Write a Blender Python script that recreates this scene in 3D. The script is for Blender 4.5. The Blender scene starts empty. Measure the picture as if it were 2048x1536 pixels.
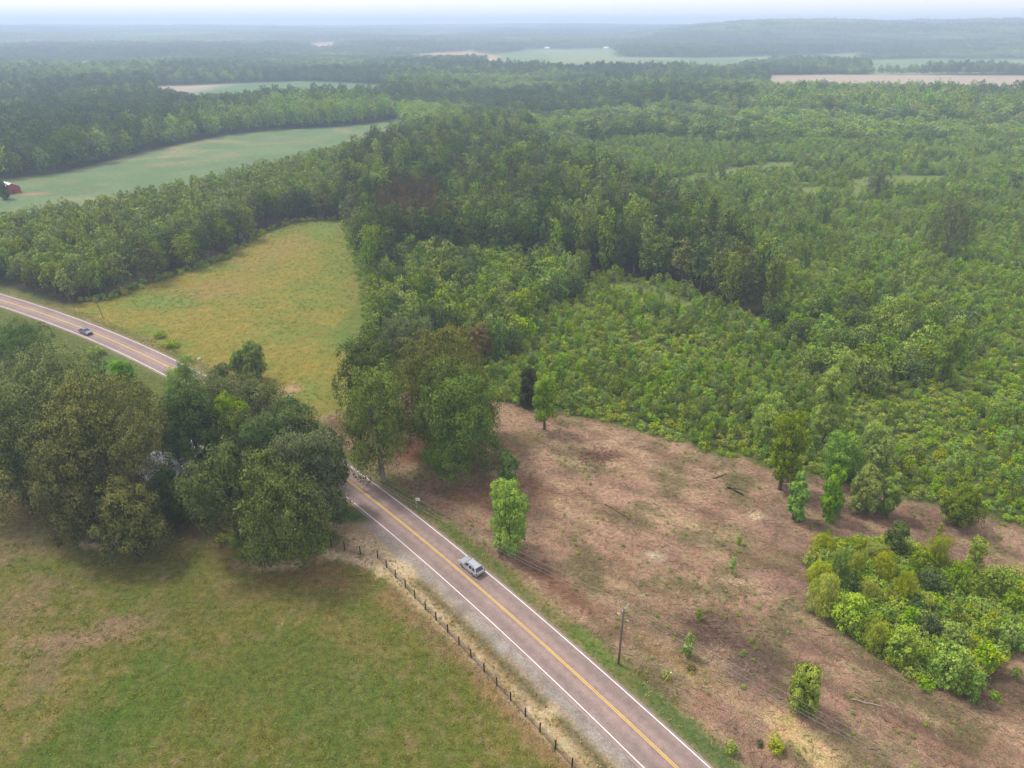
import bpy, bmesh, math
import numpy as np
from mathutils import Vector

S = bpy.context.scene
COL = S.collection
RNG = np.random.default_rng(7)

# ------------------------------------------------------------------ camera
CAM_H, FPX, V_HOR = 80.0, 1422.0, 46.0          # height above ground, focal length and horizon row in 2048-px units
PITCH = math.atan((768 - V_HOR) / FPX)
cam_d = bpy.data.cameras.new('camera')
cam = bpy.data.objects.new('camera', cam_d)
COL.objects.link(cam)
cam_d.sensor_fit = 'HORIZONTAL'; cam_d.sensor_width = 36.0
cam_d.lens = 36.0 * FPX / 2048
cam_d.clip_start = 1.0; cam_d.clip_end = 60000
cam.location = (0, 0, CAM_H)
cam.rotation_euler = (math.pi / 2 - PITCH, 0, 0)
S.camera = cam

# ------------------------------------------------------------------ light: hazy summer day, soft sun from the left, high
SUN_EL, SUN_AZ = math.radians(56), math.radians(-58)      # azimuth from +Y, clockwise
W = bpy.data.worlds.new('World'); S.world = W; W.use_nodes = True
nt = W.node_tree; nt.nodes.clear()
sky = nt.nodes.new('ShaderNodeTexSky'); sky.sky_type = 'NISHITA'
sky.sun_disc = False; sky.sun_elevation = SUN_EL; sky.sun_rotation = SUN_AZ
sky.air_density = 0.7; sky.dust_density = 1.5; sky.ozone_density = 3.0; sky.altitude = 0
bg = nt.nodes.new('ShaderNodeBackground'); bg.inputs['Strength'].default_value = 0.055
wo = nt.nodes.new('ShaderNodeOutputWorld')
veil = nt.nodes.new('ShaderNodeBackground'); veil.inputs['Color'].default_value = (1.0, .905, .87, 1); veil.inputs['Strength'].default_value = 0.54   # thin even cloud over the whole sky
both = nt.nodes.new('ShaderNodeAddShader')
nt.links.new(sky.outputs[0], bg.inputs[0]); nt.links.new(bg.outputs[0], both.inputs[0]); nt.links.new(veil.outputs[0], both.inputs[1]); nt.links.new(both.outputs[0], wo.inputs[0])
sd = bpy.data.lights.new('sun', 'SUN'); sd.energy = 2.0; sd.angle = math.radians(10); sd.color = (1.0, 0.97, 0.90)
so = bpy.data.objects.new('sun', sd); COL.objects.link(so)
sv = Vector((math.sin(SUN_AZ) * math.cos(SUN_EL), math.cos(SUN_AZ) * math.cos(SUN_EL), math.sin(SUN_EL)))
so.rotation_euler = sv.to_track_quat('Z', 'Y').to_euler()
S.view_settings.view_transform = 'Standard'; S.view_settings.look = 'None'
S.view_settings.gamma = 1.0; S.view_settings.exposure = 0.88; S.view_settings.use_curve_mapping = False
S.cycles.max_bounces = 5; S.cycles.diffuse_bounces = 3; S.cycles.glossy_bounces = 2
S.cycles.transmission_bounces = 2; S.cycles.transparent_max_bounces = 4; S.cycles.volume_bounces = 2
S.cycles.use_denoising = True
S.cycles.caustics_reflective = False; S.cycles.caustics_refractive = False

# ------------------------------------------------------------------ geometry of the place
_s, _c = math.sin(PITCH), math.cos(PITCH)
def P(u, v, z=0.0):
    """the point at height z seen at photo pixel (u, v)"""
    x = (u - 1024) / FPX; y = (v - 768) / FPX
    d = _s + y * _c; w = _c - y * _s
    t = (CAM_H - z) / d
    return np.array([x * t, w * t])
def depth(x, y, z=0.0):
    return y * _c + (CAM_H - z) * _s
def proj(x, y, z=0.0):
    zc = y * _c + (CAM_H - z) * _s
    yc = -y * _s + (CAM_H - z) * _c
    return 1024 + FPX * x / zc, 768 + FPX * yc / zc
def poly(*pts, z=0.0):
    return np.array([P(p[0], p[1], p[2] if len(p) > 2 else z) for p in pts])
def inside(pg, x, y):
    r = np.zeros(np.shape(x), bool); n = len(pg); j = n - 1
    for i in range(n):
        xi, yi = pg[i]; xj, yj = pg[j]
        if yi != yj:
            r ^= ((yi > y) != (yj > y)) & (x < (xj - xi) * (y - yi) / (yj - yi) + xi)
        j = i
    return r
_TAB = np.random.default_rng(11).random((256, 256))
def vnoise(x, y, s=0):
    xi = np.floor(x).astype(int); yi = np.floor(y).astype(int)
    fx = x - xi; fy = y - yi
    fx = fx * fx * (3 - 2 * fx); fy = fy * fy * (3 - 2 * fy)
    a = lambda i, j: _TAB[(xi + i + s * 37) & 255, (yi + j + s * 91) & 255]
    return (a(0, 0) * (1 - fx) + a(1, 0) * fx) * (1 - fy) + (a(0, 1) * (1 - fx) + a(1, 1) * fx) * fy
def fbm(x, y, f, o=4, s=0):
    r = 0; amp = .5; t = 0
    for k in range(o):
        r = r + amp * vnoise(x * f, y * f, s + k * 3); t += amp
        f *= 2.03; amp *= .55
    return r / t
def sstep(a, b, x):
    t = np.clip((x - a) / (b - a), 0, 1); return t * t * (3 - 2 * t)
def gau(a, r): return np.exp(-(a / r) ** 2)
def terrain(x, y):
    """flat valley; wooded hills from two and a half kilometres on"""
    x = np.asarray(x, float); y = np.asarray(y, float)
    r = np.hypot(x, y)
    a = x / np.maximum(y, 1)
    far = sstep(2600, 6500, r)
    n = fbm(x + 9000, y + 9000, 1 / 1500., 3, 5)
    z = far * (40 + 26 * (n - .5))
    rr = sstep(.10, .34, a)
    z = z + rr * (58 + 30 * (fbm(x + 9000, y, 1 / 900., 3, 8) - .5)) * sstep(2350, 3900, r) * (1 - sstep(4300, 6800, r) * .85)
    z = z + (1 - rr) * 10 * gau(a - .06, .09) * sstep(3200, 4400, r)
    return z

# ------------------------------------------------------------------ helpers: meshes, materials, tags
def tag(o, label=None, cat=None, group=None, kind=None):
    if label: o['label'] = label
    if cat: o['category'] = cat
    if group: o['group'] = group
    if kind: o['kind'] = kind
    return o
def mesh_np(name, V, F, mats, col=None, midx=None, smooth=False):
    """V (n,3), F (m,k) with one k for all faces"""
    me = bpy.data.meshes.new(name)
    V = np.asarray(V, np.float32); F = np.asarray(F, np.int32)
    m, k = F.shape
    me.vertices.add(len(V)); me.vertices.foreach_set('co', V.ravel())
    me.loops.add(m * k); me.loops.foreach_set('vertex_index', F.ravel())
    me.polygons.add(m)
    me.polygons.foreach_set('loop_start', np.arange(0, m * k, k, dtype=np.int32))
    me.polygons.foreach_set('loop_total', np.full(m, k, np.int32))
    for mt in mats: me.materials.append(mt)
    if midx is not None: me.polygons.foreach_set('material_index', np.asarray(midx, np.int32))
    if smooth: me.polygons.foreach_set('use_smooth', np.ones(m, bool))
    if col is not None:
        at = me.attributes.new('Col', 'FLOAT_COLOR', 'POINT')
        c = np.ones((len(V), 4), np.float32); c[:, :3] = col
        at.data.foreach_set('color', c.ravel())
    me.update(calc_edges=True)
    return me
def link(name, me, parent=None, loc=None):
    o = bpy.data.objects.new(name, me); COL.objects.link(o)
    if parent is not None: o.parent = parent
    if loc is not None: o.location = loc
    return o
def empty(name, loc, rz=0.0):
    o = bpy.data.objects.new(name, None); COL.objects.link(o)
    o.location = loc; o.rotation_euler = (0, 0, rz); o.empty_display_size = .5
    return o
class MB:
    """collects boxes, tubes and lofts into one mesh"""
    def __init__(s): s.v = []; s.f = []
    def add(s, vs, fs):
        n = len(s.v); s.v += [tuple(map(float, p)) for p in vs]; s.f += [tuple(i + n for i in f) for f in fs]; return s
    def box(s, x0, x1, y0, y1, z0, z1):
        return s.add([(x0, y0, z0), (x1, y0, z0), (x1, y1, z0), (x0, y1, z0), (x0, y0, z1), (x1, y0, z1), (x1, y1, z1), (x0, y1, z1)],
                     [(0, 3, 2, 1), (4, 5, 6, 7), (0, 1, 5, 4), (1, 2, 6, 5), (2, 3, 7, 6), (3, 0, 4, 7)])
    def tube(s, pts, rad, n=6, caps=True):
        pts = [Vector(p) for p in pts]
        if not hasattr(rad, '__len__'): rad = [rad] * len(pts)
        vs = []; fs = []
        for i, p in enumerate(pts):
            d = (pts[min(i + 1, len(pts) - 1)] - pts[max(i - 1, 0)]).normalized()
            a = d.orthogonal().normalized() if abs(d.z) < .9 else Vector((1, 0, 0)).cross(d).normalized()
            b = d.cross(a)
            for k in range(n):
                t = 2 * math.pi * k / n
                vs.append(p + (a * math.cos(t) + b * math.sin(t)) * rad[i])
        for i in range(len(pts) - 1):
            for k in range(n):
                fs.append((i * n + k, i * n + (k + 1) % n, (i + 1) * n + (k + 1) % n, (i + 1) * n + k))
        if caps:
            fs.append(tuple(reversed(range(n)))); fs.append(tuple((len(pts) - 1) * n + k for k in range(n)))
        return s.add(vs, fs)
    def loft(s, secs):
        n = len(secs[0]); vs = [p for q in secs for p in q]; fs = []
        for i in range(len(secs) - 1):
            for k in range(n):
                fs.append((i * n + k, i * n + (k + 1) % n, (i + 1) * n + (k + 1) % n, (i + 1) * n + k))
        fs.append(tuple(reversed(range(n)))); fs.append(tuple((len(secs) - 1) * n + k for k in range(n)))
        return s.add(vs, fs)
    def mesh(s, name, mat, smooth=False):
        me = bpy.data.meshes.new(name); me.from_pydata(s.v, [], s.f); me.materials.append(mat)
        bm = bmesh.new(); bm.from_mesh(me); bmesh.ops.recalc_face_normals(bm, faces=bm.faces); bm.to_mesh(me); bm.free()
        if smooth: me.polygons.foreach_set('use_smooth', np.ones(len(me.polygons), bool))
        me.update(); return me
    def build(s, name, mat, parent=None, loc=None, smooth=False):
        return link(name, s.mesh(name, mat, smooth), parent, loc)

def new_mat(name):
    m = bpy.data.materials.new(name); m.use_nodes = True
    n = m.node_tree; n.nodes.clear()
    return m, n, n.nodes.new('ShaderNodeOutputMaterial')
def N(n, t, **kw):
    x = n.nodes.new(t)
    for k, v in kw.items():
        if k in x.inputs.keys(): x.inputs[k].default_value = v
        else: setattr(x, k, v)
    return x
def mat_plain(name, rgb, rough=.6, metal=0., spec=.4, var=.12, scale=3., bump=0.):
    m, n, out = new_mat(name)
    b = N(n, 'ShaderNodeBsdfPrincipled'); b.inputs['Roughness'].default_value = rough
    b.inputs['Metallic'].default_value = metal; b.inputs['Specular IOR Level'].default_value = spec
    tc = N(n, 'ShaderNodeTexCoord'); no = N(n, 'ShaderNodeTexNoise'); no.inputs['Scale'].default_value = scale; no.inputs['Detail'].default_value = 5
    n.links.new(tc.outputs['Object'], no.inputs['Vector'])
    mr = N(n, 'ShaderNodeMapRange'); mr.inputs[3].default_value = 1 - var; mr.inputs[4].default_value = 1 + var
    n.links.new(no.outputs[0], mr.inputs[0])
    mx = N(n, 'ShaderNodeVectorMath', operation='SCALE'); mx.inputs[0].default_value = rgb
    n.links.new(mr.outputs[0], mx.inputs['Scale']); n.links.new(mx.outputs[0], b.inputs['Base Color'])
    if bump:
        bp = N(n, 'ShaderNodeBump'); bp.inputs['Strength'].default_value = bump; bp.inputs['Distance'].default_value = .05
        n.links.new(no.outputs[0], bp.inputs['Height']); n.links.new(bp.outputs[0], b.inputs['Normal'])
    n.links.new(b.outputs[0], out.inputs[0]); return m
def mat_ground(name, fine=2.0, con=.45, bump=.5, dist=.15, fine2=9., con2=.3, stretch=(1, 1, 1), hue=.18):
    """ground cover: vertex colours carry the patches of soil and grass, noise adds the grain"""
    m, n, out = new_mat(name)
    b = N(n, 'ShaderNodeBsdfPrincipled'); b.inputs['Roughness'].default_value = .95; b.inputs['Specular IOR Level'].default_value = .1
    at = N(n, 'ShaderNodeAttribute', attribute_name='Col')
    g = N(n, 'ShaderNodeNewGeometry')
    mp = N(n, 'ShaderNodeVectorMath', operation='MULTIPLY'); mp.inputs[1].default_value = stretch
    n.links.new(g.outputs['Position'], mp.inputs[0])
    outs = []
    for sc, c in ((fine, con), (fine2, con2)):
        no = N(n, 'ShaderNodeTexNoise'); no.inputs['Scale'].default_value = sc; no.inputs['Detail'].default_value = 5; no.inputs['Roughness'].default_value = .65
        n.links.new(mp.outputs[0], no.inputs['Vector'])
        mr = N(n, 'ShaderNodeMapRange'); mr.inputs[1].default_value = .28; mr.inputs[2].default_value = .72
        mr.inputs[3].default_value = 1 - c; mr.inputs[4].default_value = 1 + c
        n.links.new(no.outputs[0], mr.inputs[0]); outs.append((no, mr))
    mu = N(n, 'ShaderNodeMath', operation='MULTIPLY')
    n.links.new(outs[0][1].outputs[0], mu.inputs[0]); n.links.new(outs[1][1].outputs[0], mu.inputs[1])
    sc = N(n, 'ShaderNodeVectorMath', operation='SCALE')
    n.links.new(at.outputs['Color'], sc.inputs[0]); n.links.new(mu.outputs[0], sc.inputs['Scale'])
    nh = N(n, 'ShaderNodeTexNoise'); nh.inputs['Scale'].default_value = fine * .55; nh.inputs['Detail'].default_value = 8; nh.inputs['Roughness'].default_value = .7
    n.links.new(mp.outputs[0], nh.inputs['Vector'])
    ra = N(n, 'ShaderNodeValToRGB'); ra.color_ramp.elements[0].position = .36; ra.color_ramp.elements[0].color = (1 - hue * .8, 1 + hue * .1, 1 - hue, 1)
    ra.color_ramp.elements[1].position = .64; ra.color_ramp.elements[1].color = (1 + hue * .8, 1 + hue * .3, 1 + hue * .35, 1)
    n.links.new(nh.outputs[0], ra.inputs[0])
    hm = N(n, 'ShaderNodeVectorMath', operation='MULTIPLY'); n.links.new(sc.outputs[0], hm.inputs[0]); n.links.new(ra.outputs[0], hm.inputs[1])
    n.links.new(hm.outputs[0], b.inputs['Base Color'])
    bp = N(n, 'ShaderNodeBump'); bp.inputs['Strength'].default_value = bump; bp.inputs['Distance'].default_value = dist
    n.links.new(mu.outputs[0], bp.inputs['Height']); n.links.new(bp.outputs[0], b.inputs['Normal'])
    n.links.new(b.outputs[0], out.inputs[0]); return m
def mat_leaf(name, c_dark, c_light, hue=.06, transl=.05):
    """leaf: colour from light to dark leaf by vertex tint, a shift per tree"""
    m, n, out = new_mat(name)
    at = N(n, 'ShaderNodeAttribute', attribute_name='Col')
    sp = N(n, 'ShaderNodeSeparateColor'); n.links.new(at.outputs['Color'], sp.inputs[0])
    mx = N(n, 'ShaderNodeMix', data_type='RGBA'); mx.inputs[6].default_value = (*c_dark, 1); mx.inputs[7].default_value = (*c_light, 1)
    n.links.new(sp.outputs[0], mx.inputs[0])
    oi = N(n, 'ShaderNodeObjectInfo')
    hs = N(n, 'ShaderNodeHueSaturation')
    m1 = N(n, 'ShaderNodeMapRange'); m1.inputs[3].default_value = .5 - hue * .5; m1.inputs[4].default_value = .5 + hue * .5
    n.links.new(oi.outputs['Random'], m1.inputs[0]); n.links.new(m1.outputs[0], hs.inputs['Hue'])
    fr = N(n, 'ShaderNodeMath', operation='MULTIPLY'); fr.inputs[1].default_value = 7.31
    n.links.new(oi.outputs['Random'], fr.inputs[0])
    f2 = N(n, 'ShaderNodeMath', operation='FRACT'); n.links.new(fr.outputs[0], f2.inputs[0])
    m2 = N(n, 'ShaderNodeMapRange'); m2.inputs[3].default_value = .8; m2.inputs[4].default_value = 1.18
    n.links.new(f2.outputs[0], m2.inputs[0]); n.links.new(m2.outputs[0], hs.inputs['Value'])
    f3 = N(n, 'ShaderNodeMath', operation='MULTIPLY'); f3.inputs[1].default_value = 13.7; n.links.new(oi.outputs['Random'], f3.inputs[0])
    f4 = N(n, 'ShaderNodeMath', operation='FRACT'); n.links.new(f3.outputs[0], f4.inputs[0])
    m3 = N(n, 'ShaderNodeMapRange'); m3.inputs[3].default_value = .86; m3.inputs[4].default_value = 1.14
    n.links.new(f4.outputs[0], m3.inputs[0]); n.links.new(m3.outputs[0], hs.inputs['Saturation'])
    n.links.new(mx.outputs[2], hs.inputs['Color'])
    d = N(n, 'ShaderNodeBsdfDiffuse'); t = N(n, 'ShaderNodeBsdfTranslucent')
    n.links.new(hs.outputs[0], d.inputs[0]); n.links.new(hs.outputs[0], t.inputs[0])
    ms = N(n, 'ShaderNodeMixShader'); ms.inputs[0].default_value = transl
    n.links.new(d.outputs[0], ms.inputs[1]); n.links.new(t.outputs[0], ms.inputs[2])
    n.links.new(ms.outputs[0], out.inputs[0]); return m

def rgb(r, g, b, k=.6):
    f = lambda c: ((c / 255 + .055) / 1.055) ** 2.4 if c > 10 else c / 255 / 12.92
    return np.array([f(r), f(g), f(b)]) * k

# ------------------------------------------------------------------ road centre line
RC = np.array([P(u, v) for u, v in [(1354, 1536), (1342, 1525), (1150, 1352), (1000, 1212), (958, 1173), (880, 1098), (740, 1000), (698, 966), (643, 925), (331, 729), (250, 691), (164, 657), (80, 627), (0, 599)]])
_t = np.concatenate([[0], np.cumsum(np.hypot(*np.diff(RC, axis=0).T))])
_px = np.polyfit(_t, RC[:, 0], 4); _py = np.polyfit(_t, RC[:, 1], 4)
_tt = np.linspace(0, _t[-1], 160)
core = np.stack([np.polyval(_px, _tt), np.polyval(_py, _tt)], 1)
def extend(p, d, n, step): return np.array([p + d * step * (k + 1) for k in range(n)])
d0 = core[0] - core[2]; d0 /= np.hypot(*d0); d1 = core[-1] - core[-3]; d1 /= np.hypot(*d1)
ROAD = np.concatenate([extend(core[0], d0, 30, 4)[::-1], core, extend(core[-1], d1, 40, 6)])
RT = np.gradient(ROAD, axis=0); RT /= np.hypot(RT[:, 0], RT[:, 1])[:, None]
RN = np.stack([RT[:, 1], -RT[:, 0]], 1)           # towards the clearing and the meadow
RL = np.concatenate([[0], np.cumsum(np.hypot(*np.diff(ROAD, axis=0).T))])
def road_sd(x, y):
    """signed distance from the road's centre line (+ towards clearing and meadow), and length along it"""
    x = np.asarray(x, float).ravel(); y = np.asarray(y, float).ravel()
    sd_ = np.full(x.shape, 999.); sl = np.zeros(x.shape)
    near = (np.abs(x) < 420) & (y < 520) & (y > -200)
    idx = np.nonzero(near)[0]
    for a in range(0, len(idx), 40000):
        q = idx[a:a + 40000]
        dx = x[q][:, None] - ROAD[None, :, 0]; dy = y[q][:, None] - ROAD[None, :, 1]
        i = np.argmin(dx * dx + dy * dy, 1); r = np.arange(len(q))
        sd_[q] = dx[r, i] * RN[i, 0] + dy[r, i] * RN[i, 1]
        al = dx[r, i] * RT[i, 0] + dy[r, i] * RT[i, 1]
        sl[q] = RL[i] + al
    return sd_, sl
HALF = 3.12                                         # centre line to white edge line

# ------------------------------------------------------------------ zones of the ground
Z_MEADOW = poly((-60, 560), (60, 590), (120, 612), (215, 600), (340, 555), (450, 520), (520, 470), (590, 446), (640, 440), (692, 440), (722, 520), (738, 585), (746, 650), (765, 700), (760, 780), (690, 820), (600, 850), (520, 800), (420, 760), (340, 712), (150, 640), (0, 600))
Z_CLEAR = poly((600, 850), (690, 820), (760, 780), (1010, 808), (1090, 820), (1200, 845), (1300, 870), (1420, 905), (1540, 935), (1620, 950), (1700, 968), (1800, 998), (1900, 1020), (2048, 1052), (2400, 1130), (3000, 1700), (1900, 2300), (1500, 1700), (1300, 1434), (941, 1130), (800, 1009), (621, 880))
Z_REGROW = poly((765, 700), (860, 705), (1000, 720), (1050, 700), (1060, 640), (1150, 600), (1200, 550), (1330, 565), (1430, 610), (1540, 650), (1560, 600), (1500, 530), (1340, 450), (1300, 410), (1130, 350), (1060, 285), (1050, 232), (1350, 218), (1700, 243), (2300, 275), (2900, 420), (2900, 1240), (2400, 1130), (2048, 1052), (1900, 1020), (1800, 998), (1700, 968), (1620, 950), (1540, 935), (1420, 905), (1300, 870), (1200, 845), (1090, 820), (1010, 808), (760, 780))
Z_MATURE = poly((692, 440), (722, 520), (740, 600), (830, 512), (1000, 532), (1200, 552), (1330, 567), (1430, 612), (1540, 652), (1562, 600), (1500, 530), (1340, 450), (1300, 410), (1130, 350), (1060, 285), (960, 262), (800, 300), (700, 345))
Z_MID = poly((740, 600), (752, 690), (860, 705), (1000, 722), (1050, 700), (1060, 640), (1150, 600), (1200, 550), (1000, 530), (830, 510))
Z_DARKMID = poly((1540, 650), (1600, 735), (1650, 800), (1760, 800), (1900, 765), (1960, 700), (1900, 645), (1760, 620), (1640, 615))
Z_PLANT = np.concatenate([poly((-400, 500), (0, 572), (60, 590), (120, 608), (215, 597), (340, 552), (450, 516), (520, 466), (590, 442), (690, 438)),
                          poly((800, 282), (790, 262), (700, 285), (600, 305), (500, 330), (370, 358), (230, 386), (100, 405), (0, 425), (-300, 430), z=11)])
Z_FIELD = np.concatenate([poly((-120, 362), (20, 358), (130, 345), (230, 319), (300, 301), (400, 281), (450, 271), (560, 259), (690, 252), (760, 245), (800, 236)),
                          poly((830, 262), (790, 270), (700, 292), (600, 312), (500, 338), (370, 366), (230, 394), (100, 413), (0, 433), (-200, 440), z=11)])
Z_FIELD2 = np.concatenate([poly((315, 172), (410, 169), (500, 165), (605, 162), (700, 166), (790, 171)), poly((760, 178), (600, 181), (400, 184), (300, 178), z=15)])
Z_FIELD3 = np.concatenate([poly((1000, 108), (1060, 99), (1225, 97), (1236, 114), (1400, 116), (1560, 112), (1720, 107), (1700, 120), (1560, 124)),
                           poly((1440, 128), (1250, 130), (1100, 130), (960, 126), z=15)])
Z_FIELD4 = np.concatenate([poly((1535, 150), (1700, 149), (2048, 150), (2400, 152)), poly((2400, 178), (2048, 173), (1800, 165), (1640, 158), (1535, 156), z=15)])
Z_FIELD5 = poly((815, 112), (860, 106), (935, 103), (940, 96), (946, 104), (1000, 112), (1000, 121), (930, 119), (840, 116))
Z_FIELD6 = np.concatenate([poly((1740, 121), (1850, 117), (1960, 120), (2060, 118)), poly((2060, 128), (1900, 130), (1740, 131), z=14)])
Z_FIELD7 = poly((575, 92), (640, 88), (670, 87), (672, 99), (630, 98), (590, 95))
Z_GAPS = [poly((415, 66), (520, 64), (530, 67), (420, 69)), poly((770, 88), (830, 86), (840, 90), (775, 91)), poly((150, 124), (185, 122), (186, 132), (150, 134)), poly((1740, 210), (1800, 207), (1800, 222), (1740, 222)), poly((1240, 182), (1265, 181), (1265, 192), (1240, 192))]
Z_GLADES = [poly((1300, 365), (1420, 345), (1540, 325), (1600, 322), (1600, 332), (1480, 350), (1340, 372)), poly((1690, 360), (1760, 350), (1900, 352), (1880, 372), (1780, 378), (1700, 398)), poly((1540, 380), (1640, 372), (1700, 378), (1640, 392)),
            poly((1215, 560), (1310, 570), (1420, 625), (1390, 640), (1300, 600), (1215, 580))]
Z_FARBAND = [poly((1236, 88), (2100, 88), (2100, 112), (1740, 104), (1400, 113), (1236, 112))]

def fields_mask(x, y):
    m = np.zeros(np.shape(x), bool)
    for z in (Z_FIELD, Z_FIELD2, Z_FIELD3, Z_FIELD4, Z_FIELD5, Z_FIELD6, Z_FIELD7, *Z_GAPS): m |= inside(z, x, y)
    return m

# rows of the terrain grow with distance (finer sheet where things are looked at closely)
ys = [24.0]
while ys[-1] < 700: ys.append(ys[-1] + .0052 * (ys[-1] + 40))
while ys[-1] < 12500: ys.append(ys[-1] + .02 * (ys[-1] + 40))
ys = np.array(ys); NC = 440; ts = np.linspace(-1.05, 1.05, NC)
GX = (ys[:, None] + 40) * ts[None, :]; GY = np.repeat(ys[:, None], NC, 1)
cell = (ys[:, None] + 40) * (ts[1] - ts[0])
jit = np.random.default_rng(3)
GX = GX + (jit.random(GX.shape) - .5) * cell * .55; GY = GY + (jit.random(GX.shape) - .5) * cell * .5
GZ = terrain(GX, GY)
SDv, SLv = road_sd(GX, GY); SDv = SDv.reshape(GX.shape); SLv = SLv.reshape(GX.shape)

# the fence line, left of the road
FENCE_PX = [(663, 1094), (689.5, 1100.3), (721, 1108.6), (755.5, 1116.4), (773.4, 1135.2), (791.4, 1155.5), (811.3, 1175.8), (830, 1196.5), (851.2, 1219.1), (872.3, 1240.6), (895.7, 1265.6), (918.4, 1290.2), (941.8, 1315.6), (968.4, 1343.8), (993.8, 1372.3), (1021.5, 1401.5), (1050.5, 1433), (1080, 1464.5), (1111, 1498), (1144, 1534), (1180, 1573), (1218, 1614)]
FENCE = np.array([P(u, v) for u, v in FENCE_PX])
def fence_d(x, y):
    d = np.full(np.shape(x), 1e9)
    pts = []
    for i in range(len(FENCE) - 1):
        for k in range(4): pts.append(FENCE[i] + (FENCE[i + 1] - FENCE[i]) * k / 4)
    for p in pts: d = np.minimum(d, (x - p[0]) ** 2 + (y - p[1]) ** 2)
    return np.sqrt(d)

def classify(x, y, sd_):
    w = np.where(np.hypot(x, y) < 700, 1.0, 4.0)
    xn = x + (fbm(x, y, .35, 3, 1) - .5) * 3.2 * w; yn = y + (fbm(x, y, .35, 3, 2) - .5) * 3.2 * w
    z = np.full(x.shape, 'woodland_floor', dtype=object)
    far = np.hypot(x, y) > 1150
    z[far] = 'countryside'
    z[inside(Z_REGROW, xn, yn)] = 'regrowth_ground'
    z[inside(Z_MATURE, xn, yn)] = 'woodland_floor'
    for k, pg in (('crop_field', Z_FIELD), ('distant_green_field', Z_FIELD2), ('distant_pale_field', Z_FIELD3), ('distant_tan_field', Z_FIELD4), ('distant_stubble_field', Z_FIELD5), ('distant_pale_field', Z_FIELD6), ('distant_stubble_field', Z_FIELD7)):
        z[inside(pg, x, y)] = k
    for g in Z_GAPS: z[inside(g, x, y)] = 'distant_stubble_field'
    z[inside(Z_MEADOW, xn, yn)] = 'meadow'
    z[inside(Z_CLEAR, xn, yn)] = 'cleared_ground'
    lawn = (sd_ < 0) & (y < 260) & (np.abs(x) < 400)
    z[lawn] = 'lawn'
    sn = sd_ + (fbm(x, y, .5, 3, 4) - .5) * 1.6
    near = y < 330
    z[near & (sn > 0) & (sd_ < 9) & (sn < HALF + 3.6)] = 'grass_verge'
    low = near & (sd_ < 0) & (y < 103)
    z[low & (sn > -HALF - 6.6) & (fence_d(x, y) > .1)] = 'dry_verge'
    z[low & (sn > -HALF - 2.35)] = 'gravel_shoulder'
    z[near & (sd_ < 0) & (y >= 103) & (sn > -HALF - 1.3)] = 'dry_verge'
    return z

def mixc(c, c2, w):
    return c * (1 - w[..., None]) + np.asarray(c2) * w[..., None]
def blob(x, y, u, v, rx, ry=None, s=0, rot=0.):
    """weight of a soil or grass patch centred at photo pixel (u, v), radii in metres, ragged edge"""
    p = P(u, v); ry = ry or rx
    dx, dy = x - p[0], y - p[1]
    c, s_ = math.cos(rot), math.sin(rot)
    r = np.sqrt(((dx * c + dy * s_) / rx) ** 2 + ((-dx * s_ + dy * c) / ry) ** 2)
    return np.clip(1.5 * (1 - sstep(.35, 1.15, r + (fbm(x, y, .8 / min(rx, ry) + .15, 4, s) - .5) * 1.0 + (fbm(x, y, 1.1, 3, s + 9) - .5) * .7)), 0, 1)

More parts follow.
